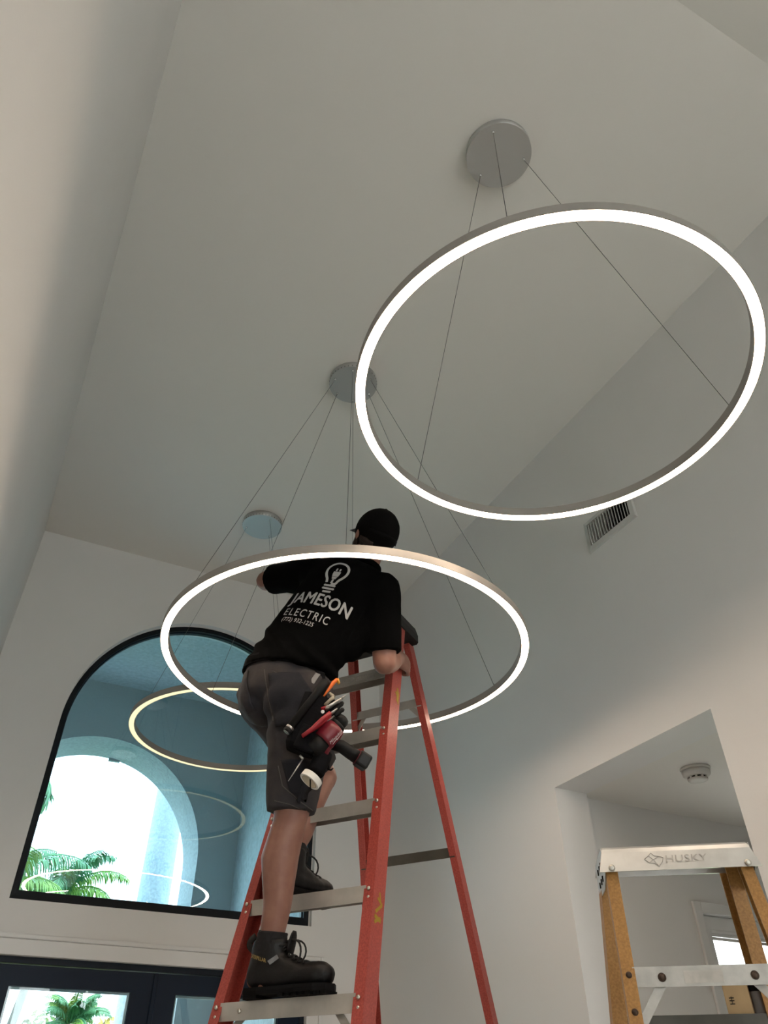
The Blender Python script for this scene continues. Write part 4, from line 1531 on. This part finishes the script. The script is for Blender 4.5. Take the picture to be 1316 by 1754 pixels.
boot(fR_heel, fR_dir, SOLE + 0.0015, lettering=True)
boot(fL_heel, fL_dir, SOLE4 + 0.0015)

# ------------------------------------------------------------------ tool pouch and tools on the right hip
def rod(a, b, r, mb=None, seg=12, prof=None):
    mb = mb or MB()
    a, b = V(a), V(b)
    prof = prof or [(1, 0), (1, 1)]
    ax = (b - a)
    L = ax.length
    mb.lathe([(r * p, t * L) for p, t in prof], a, ax.normalized(), seg)
    return mb


pa, pb = V((0.9317, 2.2425, 2.4825)), V((0.8544, 2.2825, 2.2476))
pz = (pa - pb).normalized()
px_ = (cr - pz * cr.dot(pz)).normalized()
prot = frame_axes(px_, pz)
pc = (pa + pb) / 2
po = thing('tool_pouch', pb, 'black nylon tool pouch full of hand tools on the man\'s right hip', 'tool pouch')
mb = MB()
def pr_ring(t, w_, d_):
    c = pb.lerp(pa, t)
    return [c + prot @ V((w_ * x, d_ * y, 0)) for x, y in ((-1, -0.6), (-0.7, -1), (0.7, -1), (1, -0.6), (1, 0.6), (0.7, 1), (-0.7, 1), (-1, 0.6))]
mb.loft([pr_ring(0, 0.045, 0.020), pr_ring(0.08, 0.055, 0.028), pr_ring(0.6, 0.062, 0.034), pr_ring(0.8, 0.064, 0.036)], True, False)
main_p = mb.build('main_pocket', 'pouch_nylon', po)
mb = MB()
q0 = pb.lerp(pa, 0.15) - fh * 0.035 + cr * 0.02
mb.box(q0, (0.075, 0.020, 0.085), prot, 0.006)
mb.build('front_pocket', 'pouch_nylon', po)
mb = MB()
mb.sweep([(-0.02, -0.003), (0.02, -0.003), (0.02, 0.003), (-0.02, 0.003)], pb.lerp(pa, 0.8) + fh * 0.02, V((0.9182, 2.2945, 2.5667)), px_, prot @ V((0, 1, 0)))
mb.build('belt_loop', 'pouch_nylon', po)
mb = MB()
mb.sweep([(-0.009, -0.002), (0.009, -0.002), (0.009, 0.002), (-0.009, 0.002)], V((0.8832, 2.2788, 2.5057)), V((0.9055, 2.2786, 2.5471)), px_, prot @ V((0, 1, 0)))
mb.build('buckle_tab', 'tag_grey', po)
# lower holster for the drill and tape strap
h0, h1 = V((0.9303, 2.2433, 2.2471)), V((0.9022, 2.2465, 2.1755))
mb = rod(h0, h1, 0.030, seg=16, prof=[(0.95, 0), (1, 0.2), (1, 0.9), (0.9, 1)])
mb.build('holster', 'pouch_nylon', po)

# flashlight
fa, fb = V((0.9136, 2.2125, 2.4919)), V((0.8013, 2.2705, 2.3059))
fo = thing('flashlight', fb, 'long black flashlight with a silver tail cap beside the tool pouch', 'flashlight')
rod(fa, fb.lerp(fa, 0.10), 0.0175, prof=[(0.6, 0), (1, 0.02), (1, 0.22), (0.8, 0.28), (0.8, 1)]).build('barrel', 'rubber_black', fo)
rod(fb.lerp(fa, 0.10), fb.lerp(fa, 0.06), 0.0150, prof=[(0.9, 0), (1, 0.3), (1, 0.7), (0.9, 1)]).build('silver_ring', 'tool_steel', fo)
rod(fb.lerp(fa, 0.06), fb, 0.0150, prof=[(1, 0), (1, 0.85), (0.85, 1)]).build('tail_cap', 'rubber_black', fo)
rod(fb, fb + (fb - fa).normalized() * 0.002, 0.0115).build('tail_button', 'tool_steel', fo)

# folding knife, orange
ko = thing('utility_knife', V((0.9054, 2.2223, 2.4309)), 'bright orange handled hook knife sticking out of the pouch', 'knife')
k0, k1, k2 = V((0.9054, 2.2223, 2.4309)), V((0.9358, 2.2067, 2.4854)), V((0.9481, 2.2003, 2.4987))
mb = MB()
mb.tube([k0, k0.lerp(k1, 0.5), k1, k2], [0.004, 0.0075, 0.0115, 0.010], 8, True, 0.6)
mb.build('handle', 'tool_orange', ko)
mb = MB()
mb.tube([k2, V((0.9540, 2.1972, 2.4830))], [0.009, 0.006], 8, True, 0.6)
mb.build('hook', 'tool_yellow', ko)
# beige pick
bo = thing('nail_set', V((0.9099, 2.2088, 2.3983)), 'bent beige handled tool between the knife and the pliers', 'hand tool')
mb = MB()
mb.tube([V((0.9099, 2.2088, 2.3983)), V((0.9251, 2.2009, 2.4174)), V((0.9354, 2.1956, 2.4280))], 0.0095, 8, True, 0.6)
mb.build('grip', 'tool_beige', bo)
mb = MB()
mb.tube([V((0.9354, 2.1956, 2.4280)), V((0.9243, 2.2069, 2.4457))], [0.007, 0.004], 8)
mb.build('bent_end', 'tool_beige', bo)
# silver wire strippers
wo = thing('wire_strippers', V((0.9120, 2.2020, 2.3833)), 'silver wire strippers with pointed jaws in the pouch', 'pliers')
s0, s1, s2 = V((0.9103, 2.2029, 2.3812)), V((0.9568, 2.1789, 2.4190)), V((0.9724, 2.1708, 2.4340))
mb = MB()
mb.tube([s0, s0.lerp(s1, 0.3), s1], [0.010, 0.013, 0.009], 10, True, 0.45)
mb.build('head', 'tool_steel', wo)
mb = MB()
mb.tube([s1, s2], [0.008, 0.0015], 8, True, 0.6)
mb.build('jaw_tip', 'tool_steel', wo)
mb = rod(s0.lerp(s1, 0.15) - fh * 0.006, s0.lerp(s1, 0.15) - fh * 0.009, 0.006)
mb.build('pivot', 'tool_steel', wo)
for (a, b) in (((553,1220), (559,1213)),):
    mb = MB()
    mb.tube([V((0.9017, 2.2186, 2.3879)), V((0.9155, 2.2059, 2.3898))], 0.0065, 8)
    mb.build('handle', 'tool_red', wo)
# black screwdrivers
for nm, a, b, lab in (('screwdriver', V((0.9291, 2.2045, 2.3646)), V((0.9685, 2.1897, 2.4132)), 'black handled screwdriver next to the silver strippers'), ('screwdriver', V((0.9414, 2.1981, 2.3624)), V((0.9689, 2.1839, 2.3874)), 'short black handled screwdriver just above the drill')):
    so = thing(nm, a, lab, 'screwdriver')
    rod(a, b, 0.0085, prof=[(0.5, 0), (0.8, 0.1), (1, 0.45), (0.85, 0.7), (1, 0.85), (0.6, 1)]).build('handle', 'rubber_black', so)
    rod(a - (b - a).normalized() * 0.07, a, 0.003).build('shank', 'tool_steel', so)
# red pliers
ro = thing('pliers', V((0.8435, 2.2318, 2.2872)), 'pliers with long red dipped handles across the pouch', 'pliers')
p0, p1 = V((0.8372, 2.2148, 2.2777)), V((0.9159, 2.1741, 2.3581))
mb = MB()
mb.tube([p0, p0.lerp(p1, 0.35) - u0 * 0.004, p0.lerp(p1, 0.7), p1], [0.0085, 0.011, 0.0115, 0.0095], 10, True, 0.7)
mb.build('handle', 'tool_red', ro)
mb = MB()
q = fh * 0.022
mb.tube([p0 + q + u0 * 0.012, p0.lerp(p1, 0.5) + q, p1 + q], [0.008, 0.010, 0.009], 10, True, 0.7)
mb.build('handle', 'tool_red', ro)
mb = MB()
mb.tube([p1 + q * 0.5, p1 + q * 0.5 + (p1 - p0).normalized() * 0.03], [0.010, 0.004], 8, True, 0.5)
mb.build('jaw', 'tool_steel', ro)
# tag
to = solo(rod(V((0.8981, 2.1980, 2.3683)), V((0.8962, 2.1933, 2.3661)), 0.0060, seg=16), 'number_tag', 'paper_white', V((0.8969, 2.1952, 2.3670)), 'tiny round white tag beside the red pliers', 'tag')

# cordless drill
da, dbk = V((0.9776, 2.1963, 2.3605)), V((0.8850, 2.2442, 2.2395))
dax = (da - dbk).normalized()
dL_ = (da - dbk).length
dr = thing('cordless_drill', dbk, 'red and black cordless drill hanging nose up in the pouch', 'drill')
def dp(t):
    return dbk + dax * (dL_ * t)
rod(dp(0.0), dp(0.34), 0.036, seg=20, prof=[(0.55, 0), (0.9, 0.15), (1, 0.5), (1, 1)]).build('motor_end', 'rubber_black', dr)
rod(dp(0.32), dp(0.74), 0.039, seg=20, prof=[(0.98, 0), (1, 0.2), (0.98, 0.7), (0.85, 1)]).build('motor_housing', 'drill_red', dr)
rod(dp(0.74), dp(0.82), 0.030, seg=20, prof=[(0.95, 0), (1, 0.3), (1, 0.7), (0.9, 1)]).build('torque_collar', 'rubber_black', dr)
rod(dp(0.82), dp(1.02), 0.0235, seg=20, prof=[(1, 0), (1, 0.6), (0.8, 0.9), (0.5, 1)]).build('chuck', 'rubber_black', dr)
g0, g1, g2 = dp(0.36), V((0.9819, 2.2278, 2.2747)), V((1.0398, 2.2204, 2.2441))
mb = MB()
mb.tube([dp(0.45) - fh * 0.006, V((0.9280, 2.2219, 2.2749)), V((0.9265, 2.2283, 2.2333))], [0.028, 0.024, 0.014], 12, True, 0.8)
mb.build('handle_root', 'drill_red', dr)
mb = MB()
mb.tube([V((0.9338, 2.2358, 2.2810)), g1, V((1.0144, 2.2223, 2.2564)), g2], [0.021, 0.025, 0.026, 0.027], 14, True, 0.8)
mb.build('grip', 'rubber_black', dr)
mb = MB()
gd = (g2 - g1).normalized()
mb.box(g2 + gd * 0.022, (0.052, 0.050, 0.046), frame_axes(fh, gd), 0.008)
mb.build('battery', 'black_plastic', dr)
mb = MB()
pts = [g2 + frame_axes(fh, gd) @ V((0.027 * math.cos(t), 0.026 * math.sin(t), 0)) for t in [2 * PI * k / 20 for k in range(21)]]
mb.tube(pts, 0.0012, 5, False)
mb.build('battery_seam', 'drill_red', dr)
# trade lettering on the drill flank
lx = dax
ly = (u0 - lx * u0.dot(lx)).normalized()
ln_ = lx.cross(ly).normalized()
if ln_.dot(fh) > 0:
    ln_ = -ln_
vs, fs = text_polys('Milwaukee', 1.0, 0.0, 1.0, 0.3)
x0, x1 = min(v[0] for v in vs), max(v[0] for v in vs)
mb = MB()
tl = dL_ * 0.36
c0 = dp(0.36)
vv = []
for a, b in vs:
    xx = (a - x0) / (x1 - x0) * tl
    yy = (b - 0.3) * tl * 0.26
    vv.append(c0 + lx * xx + ly * yy + ln_ * (math.sqrt(max(0.0001, 0.0390 ** 2 - yy * yy)) + 0.0012))
mb.add(vv, fs)
mb.build('lettering', 'print_light', dr)
mb = MB()
pl = [c0 + lx * (tl * t) + ly * (-0.010 + 0.004 * ((i % 2) - 0.5)) + ln_ * 0.0388 for i, t in enumerate((0.1, 0.5, 0.45, 0.95))]
mb.tube(pl, [0.0008, 0.0014, 0.0014, 0.0006], 5)
mb.build('lightning_stroke', 'print_light', dr)

# tape roll hanging on a strap
tc_ = V((0.8821, 2.2287, 2.1477))
tax = (-cr * 0.55 - u0 * 0.55 - fwd * 0.62).normalized()
tp = thing('tape_roll', tc_, 'roll of white electrical tape hanging below the tool pouch', 'tape')
def tring(profile, name, material, parent):
    mb_ = MB()
    x = tax.orthogonal().normalized()
    y = tax.cross(x)
    sg = 36
    mb_.loft([[tc_ + tax * h + (x * math.cos(2 * PI * k / sg) + y * math.sin(2 * PI * k / sg)) * r for k in range(sg)] for r, h in profile], False, True, True)
    mb_.sm = [False] * len(mb_.sm)
    mb_.build(name, material, parent)
tring([(0.036, -0.010), (0.036, 0.010), (0.0285, 0.010), (0.0285, -0.010)], 'tape_winding', 'tape_white', tp)
tring([(0.0284, -0.0105), (0.0284, 0.0105), (0.0255, 0.0105), (0.0255, -0.0105)], 'core', 'tape_core', tp)
mb = MB()
x = tax.orthogonal().normalized()
mb.tube([tc_ + u0 * 0.026 + tax * 0.004, tc_ - u0 * 0.026 + tax * 0.004], 0.0022, 6)
mb.build('hanging_strap', 'pouch_nylon', tp)
# silver pick
pk = thing('test_probe', V((0.8228, 2.2763, 2.1478)), 'thin silver probe dangling beside the tape roll', 'hand tool')
mb = MB()
mb.tube([V((0.8228, 2.2763, 2.1478)), V((0.8604, 2.2568, 2.2201))], [0.0010, 0.0026], 8)
mb.build('needle', 'tool_steel', pk)
mb = MB()
mb.tube([V((0.8604, 2.2568, 2.2201)), V((0.8512, 2.2616, 2.2319))], 0.004, 8)
mb.build('ring_end', 'tool_steel', pk)
# strap with hook
hk = thing('strap_hook', V((0.9466, 2.2461, 2.1960)), 'small dark hook on a strap under the drill', 'hook')
mb = MB()
mb.tube([V((0.9308, 2.2430, 2.2352)), V((0.9439, 2.2418, 2.2135)), V((0.9483, 2.2452, 2.1959)), V((0.9552, 2.2416, 2.1940)), V((0.9619, 2.2382, 2.1997))], [0.006, 0.006, 0.004, 0.003, 0.002], 8)
mb.build('hook_body', 'pouch_nylon', hk)

# ------------------------------------------------------------------ yellow step ladder in the foreground
mat('aluminium_weathered', (0.46, 0.44, 0.40), 0.5, metal=0.4, var=0.2, vscale=30)
KC = V((1.6104, 1.4845, 1.8534))                      # middle of the top edge of the cap, near side
yawk = math.radians(-7.8) - YAW
KS = V((math.cos(yawk), math.sin(yawk), 0))
KB = V((-math.sin(yawk), math.cos(yawk), 0))   # away from the camera
KTOP = KC.z
kl = thing('step_ladder', (KC.x, KC.y, 0), 'worn yellow fibreglass step ladder with a bare aluminium top by the hall opening', 'ladder')


def kp(x, y, z):
    return KC + KS * x + KB * y + ZV * (z - KTOP)


KHW = 0.164
NEARL, FARL = -0.20, 0.22       # lean per metre of drop
def near_rail(side, z, da=0.0, db=0.0):
    dr_ = KTOP - z
    return kp(side * (KHW + 0.045 * dr_ + da), 0.012 - 0.20 * dr_ + db, z)
def far_rail(side, z, da=0.0, db=0.0):
    dr_ = KTOP - z
    return kp(side * (KHW - 0.003 + 0.070 * dr_ + da), 0.115 + 0.20 * dr_ + db, z)


for side in (-1, 1):
    m = MB()
    m.sweep(channel(0.030, 0.030, 0.004, side), near_rail(side, KTOP - 0.045, 0.016), near_rail(side, 0.012, 0.016), KS, KB)
    rl = m.build('near_rail', 'yellow_fibreglass', kl)
    for z in (KTOP - 0.292, KTOP - 0.366):
        m = MB()
        m.lathe([(0.0075, 0), (0.0065, 0.003), (0.003, 0.005)], near_rail(side, z, 0.001, 0.0), -KB, 12)
        m.build('bolt', 'rust_bolt', rl)
    m = MB()
    m.sweep(channel(0.036, 0.070, 0.004, side), far_rail(side, KTOP - 0.026, 0.020), far_rail(side, 0.012, 0.020), KS, KB)
    m.build('far_rail', 'yellow_fibreglass', kl)
    for fn in (near_rail, far_rail):
        m = MB()
        m.box(fn(side, 0.022, 0.004, 0.018), (0.05, 0.07, 0.042), Matrix.Rotation(yawk, 3, 'Z'), 0.005)
        m.build('rubber_foot', 'black_plastic', kl)
# near side horizontals (flat bars), far side steps
for k, z in enumerate((KTOP - 0.298, KTOP - 0.86, KTOP - 1.46)):
    m = MB()
    a, b = near_rail(-1, z, -0.010, 0.004), near_rail(1, z, -0.010, 0.004)
    m.sweep([(0, -0.019), (0.003, -0.019), (0.003, 0.019), (0.018, 0.019), (0.018, 0.022), (0, 0.022)], a, b, KB, ZV)
    br = m.build('brace_bar', 'aluminium_weathered', kl)
    for f in (0.19, 0.81):
        m = MB()
        m.lathe([(0.0095, 0), (0.0095, 0.001)], a.lerp(b, f), -KB, 16)
        m.lathe([(0.0075, 0.001), (0.006, 0.003), (0.002, 0.004)], a.lerp(b, f), -KB, 14)
        m.build('bolt', 'rust_bolt', br)
    if k == 0:
        m = MB()
        m.box(a.lerp(b, 0.47) + KB * -0.0004, (0.088, 0.0008, 0.025), Matrix.Rotation(yawk, 3, 'Z'))
        m.build('worn_sticker', 'sticker_worn', br)
    for f, side in ((0.19, -1), (0.81, 1)):
        m = MB()
        p, q = a.lerp(b, f) + KB * 0.010 + ZV * -0.010, near_rail(side, z - 0.10, -0.006, 0.014)
        m.sweep([(-0.010, -0.001), (0.010, -0.001), (0.010, 0.001), (-0.010, 0.001)], p, q, (q - p).cross(KB).normalized(), KB)
        m.build('corner_brace', 'aluminium_weathered', kl)
for k in range(5):
    z = KTOP - 0.375 - 0.29 * k
    a, b = far_rail(-1, z, -0.010, 0.0), far_rail(1, z, -0.010, 0.0)
    m = MB()
    m.sweep([(0, -0.024), (0, 0.024), (0.080, 0.024), (0.080, -0.024), (0.077, -0.024), (0.077, 0.021), (0.003, 0.021), (0.003, -0.024)], a, b, KB, ZV)
    m.build('step', 'dark_metal', kl)  # shade on the steps' far side is put into this dark colour
# pressed aluminium cap
m = MB()
cprof = [(-0.016, -0.056), (-0.012, -0.056), (0.004, -0.020), (0.012, -0.004), (0.13, -0.004), (0.14, -0.006), (0.152, -0.06), (0.156, -0.06), (0.143, 0.0), (0.135, 0.003), (0.010, 0.003), (0.000, -0.002), (-0.004, -0.010), (-0.004, -0.018), (-0.016, -0.020)]
prof2 = [(-0.020, -0.062), (-0.016, -0.062), (-0.004, -0.024), (-0.001, -0.014), (0.006, -0.004), (0.174, -0.004), (0.180, -0.030), (0.184, -0.030), (0.178, 0.002), (0.004, 0.002), (-0.004, -0.004), (-0.008, -0.014), (-0.010, -0.022)]
def kring(x, sk):
    return [kp(x + sk * max(0.0, -b) * 0.30, a, KTOP + b) for a, b in prof2]
m.loft([kring(-0.182, -1), kring(-0.174, -1), kring(0.174, 1), kring(0.182, 1)], True, False)
kc = m.build('top_cap', 'aluminium_bright', kl)
for side in (-1, 1):
    m = MB()
    poly = [(-0.014, -0.058), (0.0, 0.0), (0.174, 0.0), (0.190, -0.060), (0.17, -0.085), (0.05, -0.088)]
    m.plate(poly, kp(side * 0.186, 0, KTOP), KB, ZV, 0.002)
    pl_ = m.build('end_plate', 'aluminium_bright', kl)
    for (a, b) in ((0.05, -0.03), (0.085, -0.03), (0.05, -0.062), (0.085, -0.062), (0.125, -0.03), (0.125, -0.062)):
        m = MB()
        m.box(kp(side * 0.1868, a, KTOP + b), (0.0035, 0.010, 0.013), Matrix.Rotation(yawk, 3, 'Z'))
        m.build('slot', 'dark_hole', pl_)
    m = MB()
    m.lathe([(0.0085, 0), (0.007, 0.004), (0.003, 0.0055)], kp(side * 0.168, -0.0195, KTOP - 0.053), -KB, 14)
    m.build('rivet', 'rivet_metal', kc)
# pressed emblem and maker's name on the cap face
fx = KS
fy = V((0, 0, 1)) * 0.96 + KB * 0.28
fy.normalize()
fn = fx.cross(fy).normalized()
if fn.dot(fwd) > 0:
    fn = -fn
f0 = kp(0.0, -0.0155, KTOP - 0.044)
vs, fs = text_polys('HUSKY', 1.0, 0.0, 1.05, 0.12)
x0, x1 = min(v[0] for v in vs), max(v[0] for v in vs)
m = MB()
m.add([f0 + fx * (-0.030 + (a - x0) / (x1 - x0) * 0.105) + fy * (b * 0.026) + fn * 0.0022 for a, b in vs], fs)
m.build('maker_name', 'mark_grey', kc)
m = MB()
dog = [(-0.082, 0.010), (-0.070, 0.018), (-0.062, 0.026), (-0.056, 0.018), (-0.044, 0.016), (-0.034, 0.012), (-0.038, 0.002), (-0.050, -0.010), (-0.058, -0.002), (-0.072, 0.000)]
pts = [f0 + fx * a + fy * b + fn * 0.0018 for a, b in dog]
m.tube(pts + [pts[0]], 0.0008, 5, False)
m.tube([pts[1], f0 + fx * -0.060 + fy * 0.008 + fn * 0.0018, pts[4]], 0.0006, 5, False)
m.tube([pts[9], f0 + fx * -0.060 + fy * 0.008 + fn * 0.0018, pts[7]], 0.0006, 5, False)
m.build('pressed_emblem', 'mark_grey', kc)

# small packages standing on the top step of the yellow ladder
sz = KTOP - 0.375 + 0.0242
bxc = far_rail(1, KTOP - 0.375, -0.066, 0.040)
bxc.z = sz
bo_ = thing('small_carton', bxc, 'small tan carton with black symbols on the yellow ladder step', 'box')
rot = Matrix.Rotation(yawk - 0.35, 3, 'Z')
m = MB()
m.box(bxc + ZV * 0.032, (0.060, 0.040, 0.064), rot, 0.001)
m.build('carton_body', 'carton', bo_)
m = MB()
m.box(bxc + ZV * 0.032 + rot @ V((-0.0305, 0, 0)), (0.0012, 0.038, 0.060), rot)
m.build('lit_side_panel', 'paper_white', bo_)  # white stands for light falling on this side of the carton
def glyph(cx_, cz_, strokes, face):
    mb_ = MB()
    for (a, b, c, d) in strokes:
        if face == 'front':
            P_, Q_ = rot @ V((cx_ + a, -0.0207, 0)), rot @ V((cx_ + c, -0.0207, 0))
        else:
            P_, Q_ = rot @ V((-0.0317, cx_ + a, 0)), rot @ V((-0.0317, cx_ + c, 0))
        mb_.tube([bxc + P_ + ZV * (cz_ + b), bxc + Q_ + ZV * (cz_ + d)], 0.0011, 4)
    mb_.build('printed_symbol', 'ink_black', bo_)
glyph(-0.014, 0.030, [(-0.006, 0.006, 0.006, 0.006), (-0.006, 0, 0.006, 0), (0, 0.009, 0, -0.008), (-0.006, -0.007, 0.006, -0.007)], 'front')
glyph(0.0, 0.030, [(-0.006, 0.010, -0.006, -0.008), (-0.006, -0.008, 0.004, -0.008), (-0.002, 0.004, 0.005, 0.0), (0.001, -0.003, 0.005, -0.005)], 'side')
tb = far_rail(1, KTOP - 0.375, -0.020, 0.040)
tb.z = sz
tu = thing('sealant_tube', tb, 'small grey tube with a black cap beside the tan carton', 'tube')
m = MB()
m.lathe([(0.014, 0), (0.0145, 0.004), (0.0145, 0.048), (0.012, 0.052)], tb, seg=20)
m.build('tube_body', 'tube_grey', tu)
m = MB()
m.lathe([(0.0165, 0.050), (0.0165, 0.080), (0.014, 0.084)], tb, seg=20)
m.build('tube_cap', 'black_plastic', tu)
